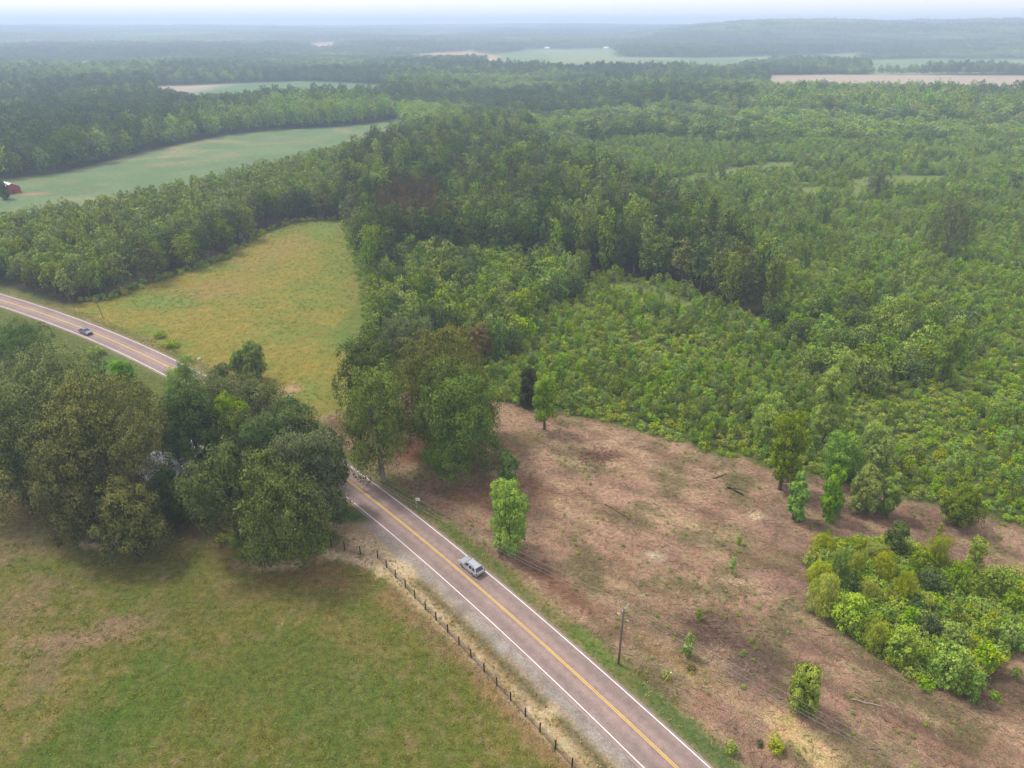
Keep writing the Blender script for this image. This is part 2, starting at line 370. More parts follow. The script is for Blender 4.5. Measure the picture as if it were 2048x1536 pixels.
def zone_colours(x, y, sd_, sl):
    n1 = fbm(x, y, .06, 4, 1); n2 = fbm(x, y, .22, 4, 2); n3 = fbm(x, y, .9, 3, 3); n4 = fbm(x, y, .03, 3, 9)
    C = {}
    # lawn
    c = np.zeros(x.shape + (3,)) + rgb(118, 117, 50)
    c = mixc(c, rgb(140, 128, 66), sstep(.42, .7, n1) * .85)
    c = mixc(c, rgb(104, 117, 42), sstep(.5, .72, n2) * .7)
    c = mixc(c, rgb(164, 138, 104), sstep(.54, .68, n3 * .6 + n4 * .4) * .65)
    stripe = vnoise(x * .75 + y * .06, y * .02, 6)
    c = mixc(c, rgb(100, 116, 46), sstep(.5, .8, stripe) * .4)
    for (u, v, rx, ry, cc, w, rot) in [
        (20, 1080, 8, 12, (146, 124, 94), .7, 0), (60, 1200, 5, 7, (144, 122, 90), .6, 0), (150, 1280, 9, 2.2, (165, 134, 108), .85, .1), (250, 1250, 6, 2.5, (158, 130, 104), .8, .3),
        (95, 1330, 3.5, 7, (142, 120, 92), .6, 0), (210, 1082, 5.5, 2.2, (176, 152, 130), .95, 0), (370, 1050, 13, 4.5, (104, 82, 60), .85, 0), (60, 1015, 14, 5, (110, 86, 62), .8, 0),  # dark browns at the tree feet: soil with the trees' shadow painted in
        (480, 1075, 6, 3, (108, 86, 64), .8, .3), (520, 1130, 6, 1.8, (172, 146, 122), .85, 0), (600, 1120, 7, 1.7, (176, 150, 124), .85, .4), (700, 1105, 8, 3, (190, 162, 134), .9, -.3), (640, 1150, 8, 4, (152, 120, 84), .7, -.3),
        (740, 1150, 7, 3, (128, 122, 56), .7, -.4), (810, 1215, 6, 3, (152, 124, 86), .85, -.85), (880, 1280, 5, 2.2, (150, 124, 90), .7, -.85), (960, 1345, 5, 1.6, (158, 124, 92), .8, -.8), (1020, 1420, 7, 1.6, (160, 128, 90), .85, -.8), (1085, 1490, 7, 2, (160, 130, 90), .8, -.8),
        (560, 1128, 6, 1.6, (236, 206, 174), .85, .2), (690, 1108, 7, 2, (244, 214, 180), .9, -.2), (740, 1128, 5, 1.6, (240, 212, 180), .85, -.6), (205, 1084, 4.5, 1.8, (226, 200, 176), .9, .1),
        (520, 1180, 10, 4, (132, 116, 70), .6, .2), (690, 1260, 7, 3, (140, 122, 72), .6, -.6), (380, 1230, 10, 3, (122, 116, 62), .5, 0), (420, 1120, 12, 3, (124, 114, 58), .6, 0), (300, 1400, 7, 10, (88, 116, 36), .6, 0), (700, 1420, 9, 9, (92, 116, 46), .5, 0), (150, 1500, 6, 8, (84, 112, 34), .6, 0), (560, 1330, 10, 7, (96, 112, 46), .5, 0)]:
        c = mixc(c, rgb(*cc), blob(x, y, u, v, rx, ry, 3, rot) * w)
    fd = fence_d(x, y)
    c = mixc(c, rgb(158, 128, 96), (1 - sstep(.3, 1.3, fd + (n3 - .5) * 1.6)) * .8)
    # yard soil with tree shade painted in, between the left trees and the road, bright grass right by the road bend
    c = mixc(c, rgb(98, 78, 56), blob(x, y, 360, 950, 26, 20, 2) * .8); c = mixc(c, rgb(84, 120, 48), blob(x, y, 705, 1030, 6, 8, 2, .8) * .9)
    c = mixc(c, rgb(108, 116, 52), sstep(135, 150, y) * .85); c = mixc(c, rgb(98, 132, 50), blob(x, y, 230, 728, 9, 5, 4) * .9)
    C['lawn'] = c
    # cleared ground: shredded brush over reddish soil
    c = np.zeros(x.shape + (3,)) + rgb(194, 154, 130)
    c = mixc(c, rgb(218, 174, 150), sstep(.4, .7, n2)); c = mixc(c, rgb(170, 132, 118), sstep(.52, .72, n1) * .6)
    c = mixc(c, rgb(178, 134, 108), sstep(.55, .75, fbm(x, y, .12, 4, 14)) * .45)
    c = mixc(c, rgb(112, 116, 66), sstep(.5, .66, fbm(x, y, .16, 5, 21)) * .68)
    c = mixc(c, rgb(200, 172, 140), sstep(.6, .78, fbm(x, y, .45, 4, 31)) * .75)
    # drag marks run along with the machine's passes
    ax = x * .82 - y * .57; ay = x * .57 + y * .82
    c = mixc(c, rgb(226, 192, 152), sstep(.54, .7, fbm(ax * .12, ay * .9, 1, 4, 17)) * .7)
    c = mixc(c, rgb(122, 96, 78), sstep(.54, .7, fbm(ax * .1, ay * .8, 1, 4, 27)) * .65)
    for (u, v, rx, ry, cc, w, rot) in [
        (1510, 1032, 2.2, 1.2, (224, 200, 165), .95, 0), (1440, 948, 4, .8, (190, 160, 128), .8, .5), (1315, 1012, 4, .6, (200, 165, 140), .8, -.7), (1330, 1042, 6, .9, (205, 172, 140), .85, -.4), (1310, 1112, 2, 1, (214, 196, 170), .8, -.5),
        (1750, 1055, 3.5, .8, (190, 160, 124), .8, .6), (1470, 1165, 4, .7, (206, 180, 145), .8, -.2), (1600, 1480, 6, 2.2, (214, 184, 134), .9, -.9), (1570, 1450, 6, 1., (206, 172, 120), .85, .75), (1370, 1335, 8, 1, (190, 158, 112), .8, -.7), (1335, 1300, 7, .9, (186, 150, 110), .7, -.6), (1660, 1290, 8, 1, (178, 150, 118), .6, -.6),
        (1440, 1260, 7, 4, (104, 84, 74), .7, 0), (1500, 1330, 6, 3.5, (122, 100, 92), .7, .3), (1200, 910, 6, 2, (118, 84, 68), .7, 0), (1040, 880, 9, 4, (120, 112, 66), .6, 0), (1000, 990, 12, 6, (150, 106, 80), .6, 0), (860, 900, 12, 7, (142, 88, 58), .85, 0), (960, 920, 10, 5, (120, 84, 60), .7, 0), (700, 850, 6, 5, (128, 92, 66), .8, 0), (640, 855, 4, 3, (110, 118, 58), .8, 0),
        (1130, 1180, 12, 2, (138, 92, 66), .7, -.85), (1240, 1030, 6, 3, (120, 110, 66), .55, -.3), (1230, 880, 4, 1.5, (206, 176, 146), .5, .4), (1500, 960, 6, 2, (124, 116, 72), .5, 0), (1560, 1120, 8, 3, (126, 112, 72), .5, 0), (1850, 1040, 10, 4, (150, 114, 96), .6, 0), (1960, 1370, 8, 5, (96, 80, 60), .7, 0)]:
        c = mixc(c, rgb(*cc) * (1.45 if sum(cc) > 470 else 1.), blob(x, y, u, v, rx, ry, 7, rot) * w)
    C['cleared_ground'] = c
    # hay meadow
    c = np.zeros(x.shape + (3,)) + rgb(150, 140, 60)
    c = mixc(c, rgb(162, 144, 68), sstep(.45, .72, n2)); c = mixc(c, rgb(130, 138, 58), sstep(.44, .68, n1) * .85)
    c = mixc(c, rgb(116, 128, 62), sstep(.55, .7, n3) * .4)
    for (u, v, rx, ry, cc, w, rot) in [(430, 580, 13, 12, (166, 136, 92), .5, .4), (500, 535, 8, 10, (164, 138, 90), .3, 0), (560, 500, 13, 18, (166, 144, 90), .3, 0), (650, 462, 9, 14, (122, 146, 70), .8, 0), (600, 490, 8, 12, (168, 140, 94), .3, 0), (500, 470, 9, 8, (130, 140, 76), .6, 0), (300, 605, 14, 6, (126, 146, 70), .6, .2),
                                       (715, 640, 6, 26, (104, 126, 58), .75, 0), (690, 680, 8, 10, (112, 134, 62), .7, 0), (640, 665, 6, 6, (108, 134, 60), .6, 0), (640, 770, 12, 7, (138, 140, 66), .6, 0), (570, 785, 3.5, 5, (190, 158, 120), .9, 0), (620, 815, 10, 5, (152, 140, 76), .5, 0), (300, 660, 6, 6, (112, 138, 56), .6, 0), (330, 688, 8, 4, (106, 136, 54), .7, 0), (720, 560, 5, 24, (138, 132, 66), .6, 0)]:
        c = mixc(c, rgb(*cc), blob(x, y, u, v, rx, ry, 5, rot) * w)
    C['meadow'] = c
    c = np.zeros(x.shape + (3,)) + rgb(92, 108, 44)
    c = mixc(c, rgb(112, 124, 58), sstep(.45, .65, n2)); c = mixc(c, rgb(84, 82, 48), sstep(.55, .7, n1) * .6)
    gl = np.zeros(x.shape)
    for g in Z_GLADES: gl = np.maximum(gl, inside(g, x + (n3 - .5) * 6, y + (n2 - .5) * 8).astype(float))
    c = mixc(c, rgb(138, 150, 78), gl * .9)
    C['regrowth_ground'] = c
    c = np.zeros(x.shape + (3,)) + rgb(66, 70, 40); c = mixc(c, rgb(86, 72, 48), sstep(.45, .6, n2)); C['woodland_floor'] = c
    c = np.zeros(x.shape + (3,)) + rgb(64, 82, 44); C['countryside'] = mixc(c, rgb(78, 92, 52), sstep(.4, .6, fbm(x, y, .01, 4, 4)))
    c = np.zeros(x.shape + (3,)) + rgb(112, 134, 92)
    c = mixc(c, rgb(122, 142, 98), sstep(.4, .6, n1)); c = mixc(c, rgb(176, 156, 120), sstep(.62, .72, fbm(x, y, .02, 3, 12)) * .5)
    for (u, v, rx, ry, cc, w, rot) in [(345, 327, 26, 5, (160, 138, 110), .8, .7), (560, 286, 30, 6, (156, 140, 108), .7, .5), (690, 262, 18, 5, (170, 140, 112), .8, -.9), (200, 325, 40, 3, (196, 166, 132), .9, .62), (100, 345, 30, 4, (170, 146, 112), .7, .6), (60, 388, 14, 4, (176, 138, 112), .9, 0), (190, 374, 14, 4, (130, 122, 92), .7, 0), (40, 362, 30, 5, (140, 132, 92), .7, 0), (450, 312, 14, 6, (160, 138, 112), .7, .5)]:
        c = mixc(c, rgb(*cc), blob(x, y, u, v, rx, ry, 5, rot) * w)
    rows = vnoise((x * .75 - y * .66) * .28, y * 0, 3); c = c * (1 + .10 * (rows[..., None] - .5))
    C['crop_field'] = c
    C['distant_green_field'] = mixc(np.zeros(x.shape + (3,)) + rgb(104, 134, 88), rgb(186, 168, 150), 1 - sstep(P(430, 168)[0], P(500, 168)[0], x))
    C['distant_pale_field'] = mixc(np.zeros(x.shape + (3,)) + rgb(120, 144, 92), rgb(150, 158, 108), sstep(.4, .6, fbm(x, y, .006, 3, 3)))
    C['distant_tan_field'] = np.zeros(x.shape + (3,)) + rgb(192, 172, 148)
    C['distant_stubble_field'] = mixc(np.zeros(x.shape + (3,)) + rgb(196, 158, 124), rgb(214, 188, 160), sstep(.4, .6, fbm(x, y, .01, 3, 2)))
    # verges
    c = np.zeros(x.shape + (3,)) + rgb(112, 118, 60); c = mixc(c, rgb(150, 132, 94), sstep(.42, .62, n2 * .6 + n3 * .4)); c = mixc(c, rgb(106, 116, 64), sstep(.5, .7, n1) * .7)
    c = mixc(c, rgb(98, 118, 66), blob(x, y, 1400, 1490, 10, 5, 2, -.8) * .8); c = mixc(c, rgb(106, 132, 58), blob(x, y, 1210, 1290, 5, 3, 2, -.8) * .8)
    c = mixc(c, rgb(168, 148, 124), 1 - sstep(HALF + .15, HALF + .95, np.abs(sd_) + (n3 - .5) * .5))
    C['grass_verge'] = c
    c = np.zeros(x.shape + (3,)) + rgb(208, 182, 146); c = mixc(c, rgb(184, 156, 122), sstep(.45, .65, n2)); c = mixc(c, rgb(228, 206, 174), sstep(.55, .7, n3) * .7)
    a = -sd_ - HALF
    c = mixc(c, rgb(88, 84, 50), gau(a - 3.5, .9) * sstep(.3, .5, fbm(sl * .12, sl * 0, 1, 3, 5) + .12) * .9 * (y < 88))
    for (u, v, rx, ry) in ((720, 1092, 7, 3), (780, 1125, 6, 2), (690, 1080, 5, 2)): c = mixc(c, rgb(236, 208, 178), blob(x, y, u, v, rx, ry, 2, -.5) * .8)
    c = mixc(c, rgb(108, 118, 56), sstep(100, 106, y) * .8)
    C['dry_verge'] = c
    c = np.zeros(x.shape + (3,)) + rgb(190, 178, 168); c = mixc(c, rgb(166, 152, 142), sstep(.45, .6, n3)); c = mixc(c, rgb(214, 204, 196), sstep(.58, .7, fbm(x, y, 1.6, 3, 6)) * .7); c = mixc(c, rgb(104, 100, 66), sstep(2.0, 3.2, a + (n3 - .5) * 1.4) * .6)
    C['gravel_shoulder'] = c
    return C

ZC = zone_colours(GX, GY, SDv, SLv)
qx = (GX[:-1, :-1] + GX[1:, 1:]) / 2; qy = (GY[:-1, :-1] + GY[1:, 1:]) / 2
qs = ((SDv[:-1, :-1] + SDv[1:, 1:]) / 2)
ZQ = classify(qx, qy, qs)
VID = np.arange(GX.size).reshape(GX.shape)
QUADS = np.stack([VID[:-1, :-1], VID[:-1, 1:], VID[1:, 1:], VID[1:, :-1]], -1)
GV = np.stack([GX, GY, GZ], -1).reshape(-1, 3)
# soften borders: every vertex takes the mean colour of the zones that meet there and of their neighbours
acc = np.zeros((GX.size, 3)); cnt = np.zeros(GX.size)
for k in range(4):
    for name in ZC:
        sel = (ZQ == name)
        ids = QUADS[sel][:, k]
        np.add.at(acc, ids, ZC[name].reshape(-1, 3)[ids]); np.add.at(cnt, ids, 1)
VC = acc / np.maximum(cnt, 1)[:, None]
v2 = VC.reshape(GX.shape + (3,)); blur = v2.copy()
blur[1:-1, 1:-1] = .36 * v2[1:-1, 1:-1] + .16 * (v2[:-2, 1:-1] + v2[2:, 1:-1] + v2[1:-1, :-2] + v2[1:-1, 2:])
VC = blur.reshape(-1, 3)

M_G = {
    'lawn': mat_ground('lawn_grass', 1.0, .5, .8, .14, 4.2, .6, hue=.2), 'cleared_ground': mat_ground('shredded_brush', 1.2, .5, .9, .2, 5, .6, hue=.2),
    'meadow': mat_ground('hay_grass', .5, .26, .7, .25, 2.2, .34, hue=.22), 'regrowth_ground': mat_ground('wild_grass', .8, .45, .8, .4, 3, .3),
    'woodland_floor': mat_ground('leaf_litter', .6, .4, .6, .3, 3, .3), 'countryside': mat_ground('far_land', .02, .3, .1, .3, .1, .2),
    'crop_field': mat_ground('crop', .35, .2, .5, .3, 1.2, .2), 'distant_green_field': mat_ground('far_crop', .05, .1, .1, .3, .2, .1),
    'distant_pale_field': mat_ground('far_pasture', .03, .12, .1, .3, .1, .1), 'distant_tan_field': mat_ground('far_bare_soil', .03, .06, .1, .3, .1, .05, hue=.04),
    'distant_stubble_field': mat_ground('far_stubble', .03, .1, .1, .3, .1, .1), 'grass_verge': mat_ground('verge_grass', 1.6, .45, .7, .12, 6, .5, hue=.25),
    'dry_verge': mat_ground('dead_grass', 2.0, .45, .7, .12, 6, .5, hue=.2), 'gravel_shoulder': mat_ground('gravel', 2.6, .35, .8, .08, 9, .65, hue=.08)}
LAB = {'lawn': ('mown lawn with tan and bare patches in front of the big trees', 'lawn'), 'cleared_ground': ('bulldozed brown clearing strewn with shredded brush', 'ground'), 'meadow': ('golden uncut hay meadow beyond the road', 'meadow'),
       'regrowth_ground': ('weedy green ground under the young regrowth', 'ground'), 'woodland_floor': ('dark leaf litter under the trees', 'ground'), 'countryside': ('hazy rolling countryside out to the horizon', 'land'),
       'crop_field': ('long grey-green crop field curving behind the plantation', 'field'), 'distant_green_field': ('small green field far off among woods', 'field'), 'distant_pale_field': ('pale green pasture in the hazy distance', 'field'),
       'distant_tan_field': ('flat bare tan field in the far right distance', 'field'), 'distant_stubble_field': ('tan stubble field in the hazy distance', 'field'), 'grass_verge': ('green grass verge along the clearing side of the road', 'verge'),
       'dry_verge': ('strip of dead tan grass between fence and road', 'verge'), 'gravel_shoulder': ('pale gravel shoulder along the road', 'shoulder')}
for name in ZC:
    q = QUADS[ZQ == name]
    if not len(q): continue
    used, inv = np.unique(q.ravel(), return_inverse=True)
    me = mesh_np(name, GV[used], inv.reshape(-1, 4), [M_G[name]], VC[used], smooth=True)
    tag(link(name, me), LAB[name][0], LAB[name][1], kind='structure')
# base sheet that runs on all round, below the modelled ground
mb = MB(); R_ = 16000
mb.add([(math.cos(a) * R_, math.sin(a) * R_, -.7) for a in np.linspace(0, 2 * math.pi, 48, endpoint=False)], [tuple(range(48))])
o = mb.build('ground', mat_plain('far_ground', tuple(rgb(70, 88, 48)), .95, 0, .1, .3, .02)); tag(o, 'green land running on to the horizon', 'ground', kind='structure')

# ------------------------------------------------------------------ road
def ribbon(off0, off1, z, i0=0, i1=None, step=1, wob=0.):
    idx = list(range(i0, i1 or len(ROAD), step)); V = []; F = []
    r = np.random.default_rng(5)
    for i in idx:
        a = ROAD[i] + RN[i] * (off0 + (r.random() - .5) * wob); b = ROAD[i] + RN[i] * (off1 + (r.random() - .5) * wob)
        V += [(a[0], a[1], z), (b[0], b[1], z)]
    for k in range(len(idx) - 1): F.append((2 * k, 2 * k + 1, 2 * k + 3, 2 * k + 2))
    return V, F
def mat_asphalt():
    m, n, out = new_mat('chip_seal')
    b = N(n, 'ShaderNodeBsdfPrincipled'); b.inputs['Roughness'].default_value = .85; b.inputs['Specular IOR Level'].default_value = .25
    g = N(n, 'ShaderNodeNewGeometry'); at = N(n, 'ShaderNodeAttribute', attribute_name='Col')
    sx = N(n, 'ShaderNodeSeparateColor'); n.links.new(at.outputs['Color'], sx.inputs[0])
    ramp = N(n, 'ShaderNodeValToRGB'); e = ramp.color_ramp.elements
    cols = [(0, (.25, .182, .156)), (.22, (.196, .145, .126)), (.36, (.26, .19, .162)), (.5, (.212, .158, .138)), (.64, (.26, .19, .162)), (.78, (.196, .145, .126)), (1, (.25, .182, .156))]
    e[0].position = 0; e[0].color = (*cols[0][1], 1); e[1].position = 1; e[1].color = (*cols[-1][1], 1)
    for p, c in cols[1:-1]:
        q = e.new(p); q.color = (*c, 1)
    n.links.new(sx.outputs[0], ramp.inputs[0])
    fac = None
    for sc, c in ((.09, .14), (1.0, .12), (9, .22)):
        no = N(n, 'ShaderNodeTexNoise'); no.inputs['Scale'].default_value = sc; no.inputs['Detail'].default_value = 5
        n.links.new(g.outputs['Position'], no.inputs['Vector'])
        mr = N(n, 'ShaderNodeMapRange'); mr.inputs[1].default_value = .3; mr.inputs[2].default_value = .7; mr.inputs[3].default_value = 1 - c; mr.inputs[4].default_value = 1 + c
        n.links.new(no.outputs[0], mr.inputs[0])
        if fac is None: fac = mr.outputs[0]
        else:
            mu = N(n, 'ShaderNodeMath', operation='MULTIPLY'); n.links.new(fac, mu.inputs[0]); n.links.new(mr.outputs[0], mu.inputs[1]); fac = mu.outputs[0]
    s = N(n, 'ShaderNodeVectorMath', operation='SCALE'); n.links.new(ramp.outputs[0], s.inputs[0]); n.links.new(fac, s.inputs['Scale'])
    n.links.new(s.outputs[0], b.inputs['Base Color']); n.links.new(b.outputs[0], out.inputs[0]); return m
NR = len(ROAD); offs = np.linspace(-HALF - .62, HALF + .4, 9)
V = []; Cc = []
rr_ = np.random.default_rng(9)
for i in range(NR):
    for k, of in enumerate(offs):
        j = (rr_.random() - .5) * .16 if k in (0, 8) else 0
        p = ROAD[i] + RN[i] * (of + j); V.append((p[0], p[1], .06 - .02 * (of / 3.6) ** 2)); Cc.append((np.clip((of + 3.6) / 7.2, 0, 1), 0, 0))
F = [(i * 9 + k, i * 9 + k + 1, (i + 1) * 9 + k + 1, (i + 1) * 9 + k) for i in range(NR - 1) for k in range(8)]
road = link('road', mesh_np('road', V, F, [mat_asphalt()], np.array(Cc), smooth=True)); tag(road, 'two-lane reddish grey country road crossing the picture', 'road', kind='structure')
M_white = mat_plain('white_road_paint', (.7, .68, .67), .7, 0, .3, .18, 1.6); M_yel = mat_plain('yellow_road_paint', (.62, .39, .08), .7, 0, .3, .18, 1.6)
for nm, a, b, m in (('edge_line', -HALF - .065, -HALF + .065, M_white), ('edge_line', HALF - .065, HALF + .065, M_white), ('centre_line', -.19, -.06, M_yel), ('centre_line', .06, .19, M_yel)):
    V, F = ribbon(a, b, .068, wob=.02)
    link(nm, mesh_np(nm, V, F, [m]), road)

# ------------------------------------------------------------------ foliage generators
def rand_dirs(r, n, up=0.):
    d = r.normal(size=(n, 3)); d /= np.linalg.norm(d, axis=1)[:, None]
    if up:
        d[:, 2] += up; d /= np.linalg.norm(d, axis=1)[:, None]
    return d
def leaf_cards(r, pos, nrm, size, asp=.7, jitter=.5, up=.3):
    n = len(pos)
    nn = nrm + r.normal(size=(n, 3)) * jitter; nn[:, 2] += up
    nn /= np.linalg.norm(nn, axis=1)[:, None]
    t = np.cross(nn, r.normal(size=(n, 3))); t /= np.linalg.norm(t, axis=1)[:, None] + 1e-9
    b = np.cross(nn, t)
    s = size * (.65 + .7 * r.random(n)); a = t * s[:, None] * .5; c = b * (s * asp)[:, None] * .5
    # pointed lozenge leaf spray, bent along its length
    V = np.stack([pos - a, pos - c * .9 + nn * (s * .06)[:, None], pos + a, pos + c * .9 + nn * (s * .06)[:, None]], 1).reshape(-1, 3)
    F = np.arange(4 * n).reshape(n, 4)
    return V, F
def foliage(r, lobes, clump_r, dens, per, leaf, up=.35, inner=.12, asp=.7, jitter=.5, hang=0.):
    """lobes: (cx,cy,cz, rx,ry,rz). Leaf clumps stud the outside of every lobe; a few leaves fill the inside."""
    P_, N_, T_ = [], [], []
    lb = np.array(lobes, float)
    for i, L in enumerate(lb):
        area = 4 * math.pi * ((L[3] * L[4]) ** 1.6 / 3 + (L[3] * L[5]) ** 1.6 / 3 + (L[4] * L[5]) ** 1.6 / 3) ** (1 / 1.6)
        n = max(4, int(area * dens / (clump_r ** 2)))
        d = rand_dirs(r, n, up * .6)
        cc = L[:3] + d * L[3:] * (.74 + .4 * r.random((n, 1)))
        keep = np.ones(n, bool)
        for j, K in enumerate(lb):
            if j != i: keep &= (((cc - K[:3]) / K[3:]) ** 2).sum(1) > .72
        cc, d = cc[keep], d[keep]
        if not len(cc): continue
        nn = d / L[3:]; nn /= np.linalg.norm(nn, axis=1)[:, None]
        m = len(cc); cr = clump_r * (.6 + .8 * r.random(m))
        ld = r.normal(size=(m, per, 3)); ld /= np.linalg.norm(ld, axis=2)[:, :, None]
        ld = ld + nn[:, None, :] * .75; ld[:, :, 2] += up; ld /= np.linalg.norm(ld, axis=2)[:, :, None]
        rad = (.7 + .36 * r.random((m, per, 1))) * cr[:, None, None]
        rad = np.where(r.random((m, per, 1)) < .05, rad * 1.35, rad)
        p = cc[:, None, :] + ld * rad * np.array([1, 1, .85])
        if hang: p[:, :, 2] -= hang * r.random((m, per)) ** 2
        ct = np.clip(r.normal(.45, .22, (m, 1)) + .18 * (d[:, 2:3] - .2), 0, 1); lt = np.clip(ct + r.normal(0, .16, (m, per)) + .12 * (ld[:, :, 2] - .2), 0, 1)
        P_.append(p.reshape(-1, 3)); N_.append(ld.reshape(-1, 3)); T_.append(lt.ravel())
        k = int(m * per * inner)
        if k:
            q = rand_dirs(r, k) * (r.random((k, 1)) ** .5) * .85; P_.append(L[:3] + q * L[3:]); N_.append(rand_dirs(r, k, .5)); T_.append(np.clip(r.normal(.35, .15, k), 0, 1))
    p = np.concatenate(P_); nn = np.concatenate(N_); t = np.concatenate(T_)
    p[:, 2] = np.maximum(p[:, 2], .08)
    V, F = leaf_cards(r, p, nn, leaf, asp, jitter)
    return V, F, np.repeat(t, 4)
def ellip_lobes(r, R, z0, z1, n, lr=.5, top=1.0, spread=.64):
    """an uneven crown: n lobes scattered on an ellipsoid of radius R between z0 and z1, plus its core"""
    zc, hz = (z0 + z1) / 2, (z1 - z0) / 2
    out = [(0, 0, zc, R * .5, R * .5, hz * .58)]
    g = math.pi * (3 - math.sqrt(5))
    for k in range(n):
        z = 1 - 1.75 * (k + .5) / n; z = z + r.normal() * .06
        rr = math.sqrt(max(0.05, 1 - abs(z) ** (2.2 if z > 0 else 3.2))); a = k * g + r.normal() * .25
        s = lr * (.55 + .9 * r.random() ** 1.3); q_ = .8 + .32 * r.random()
        wz = 1.0 if z > 0 else .95
        cx, cy, cz = math.cos(a) * rr * R * spread * q_, math.sin(a) * rr * R * spread * q_, zc + z * hz * .68 * wz * q_
        out.append((cx, cy, cz, R * s, R * s, min(R * s * .85, hz * .7)))
    return out
def bark_tubes(mb, r, h, tr, lobes, n=7, branches=8):
    lean = r.normal(size=2) * .03 * h
    top = Vector((lean[0], lean[1], h * .7))
    mb.tube([(0, 0, -.3), (0, 0, .25), (lean[0] * .3, lean[1] * .3, h * .25), (lean[0] * .7, lean[1] * .7, h * .5), top], [tr * 1.7, tr * 1.15, tr * .85, tr * .6, tr * .25], n)
    for L in lobes[1:1 + branches]:
        z0 = max(min(L[2] * .55, h * .5), h * .12)
        a = Vector((lean[0] * z0 / h, lean[1] * z0 / h, z0)); b = Vector(L[:3]); m = (a + b) / 2 + Vector((0, 0, (b - a).length * .1))
        mb.tube([a, m, b], [tr * .45, tr * .28, tr * .1], 5)

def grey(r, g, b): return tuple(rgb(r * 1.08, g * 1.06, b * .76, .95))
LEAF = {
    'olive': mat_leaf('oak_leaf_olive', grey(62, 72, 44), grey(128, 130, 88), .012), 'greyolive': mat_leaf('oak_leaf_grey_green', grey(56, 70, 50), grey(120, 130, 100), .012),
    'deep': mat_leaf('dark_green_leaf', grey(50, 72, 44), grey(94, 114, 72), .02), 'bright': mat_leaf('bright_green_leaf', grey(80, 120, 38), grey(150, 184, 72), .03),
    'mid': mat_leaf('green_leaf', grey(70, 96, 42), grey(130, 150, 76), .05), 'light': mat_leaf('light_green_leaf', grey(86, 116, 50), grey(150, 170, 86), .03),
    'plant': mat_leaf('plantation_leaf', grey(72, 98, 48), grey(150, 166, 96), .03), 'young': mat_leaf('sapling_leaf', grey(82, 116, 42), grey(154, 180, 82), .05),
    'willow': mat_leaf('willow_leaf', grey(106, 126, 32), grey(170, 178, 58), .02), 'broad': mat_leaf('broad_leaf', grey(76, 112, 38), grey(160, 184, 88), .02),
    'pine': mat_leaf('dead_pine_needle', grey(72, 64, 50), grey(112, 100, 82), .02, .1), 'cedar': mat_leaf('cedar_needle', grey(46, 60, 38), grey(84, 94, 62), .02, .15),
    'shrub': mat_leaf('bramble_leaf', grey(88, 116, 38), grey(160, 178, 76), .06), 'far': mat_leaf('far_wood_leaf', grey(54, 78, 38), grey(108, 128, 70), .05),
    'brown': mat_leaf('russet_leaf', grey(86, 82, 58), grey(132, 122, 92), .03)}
BARK = mat_plain('bark', (.11, .085, .065), .9, 0, .1, .3, 2.5, .4)
BARK_PALE = mat_plain('pale_bark', (.24, .21, .18), .9, 0, .1, .3, 2.5, .3)

def tree_data(seed, R, z0, h, lobes_n, leafmat, clump, per, leaf, dens=.5, lr=.42, trunk=True, single=True, up=.35, jitter=.5, asp=.7, hang=0., spread=.62, tr=None, inner=.12, lobes=None, branches=8):
    r = np.random.default_rng(seed)
    lb = lobes or ellip_lobes(r, R, z0, h, lobes_n, lr, spread=spread)
    V, F, t = foliage(r, lb, clump, dens, per, leaf, up, inner, asp, jitter, hang)
    # rescale to the asked box
    rad = np.percentile(np.hypot(V[:, 0], V[:, 1]), 98.5); sx = R / rad
    V[:, :2] *= sx
    zt, zb_ = np.percentile(V[:, 2], 99.7), np.percentile(V[:, 2], .8); V[:, 2] = np.maximum(z0 + (V[:, 2] - zb_) * (h - z0) / max(zt - zb_, .1), .04)
    lb2 = [(L[0] * sx, L[1] * sx, z0 + (L[2] - zb_) * (h - z0) / max(zt - zb_, .1), *L[3:]) for L in lb]
    mb = MB()
    if trunk: bark_tubes(mb, r, h, tr or (.035 * h * .5 + .05), lb2, 6, branches)
    C = np.stack([t, t, t], 1)
    if single:
        if trunk:
            nb = len(mb.v); tv = np.array(mb.v)
            tf = np.array([f if len(f) == 4 else (*f[:4],) for f in mb.f if len(f) >= 4])
            V = np.concatenate([tv, V]); F = np.concatenate([tf, F + nb]); C = np.concatenate([np.zeros((nb, 3)), C])
            mi = np.concatenate([np.ones(len(tf), int), np.zeros(len(F) - len(tf), int)])
        else: mi = np.zeros(len(F), int)
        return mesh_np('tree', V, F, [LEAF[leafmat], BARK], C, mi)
    return mesh_np('crown', V, F, [LEAF[leafmat]], C), (mb if trunk else None)

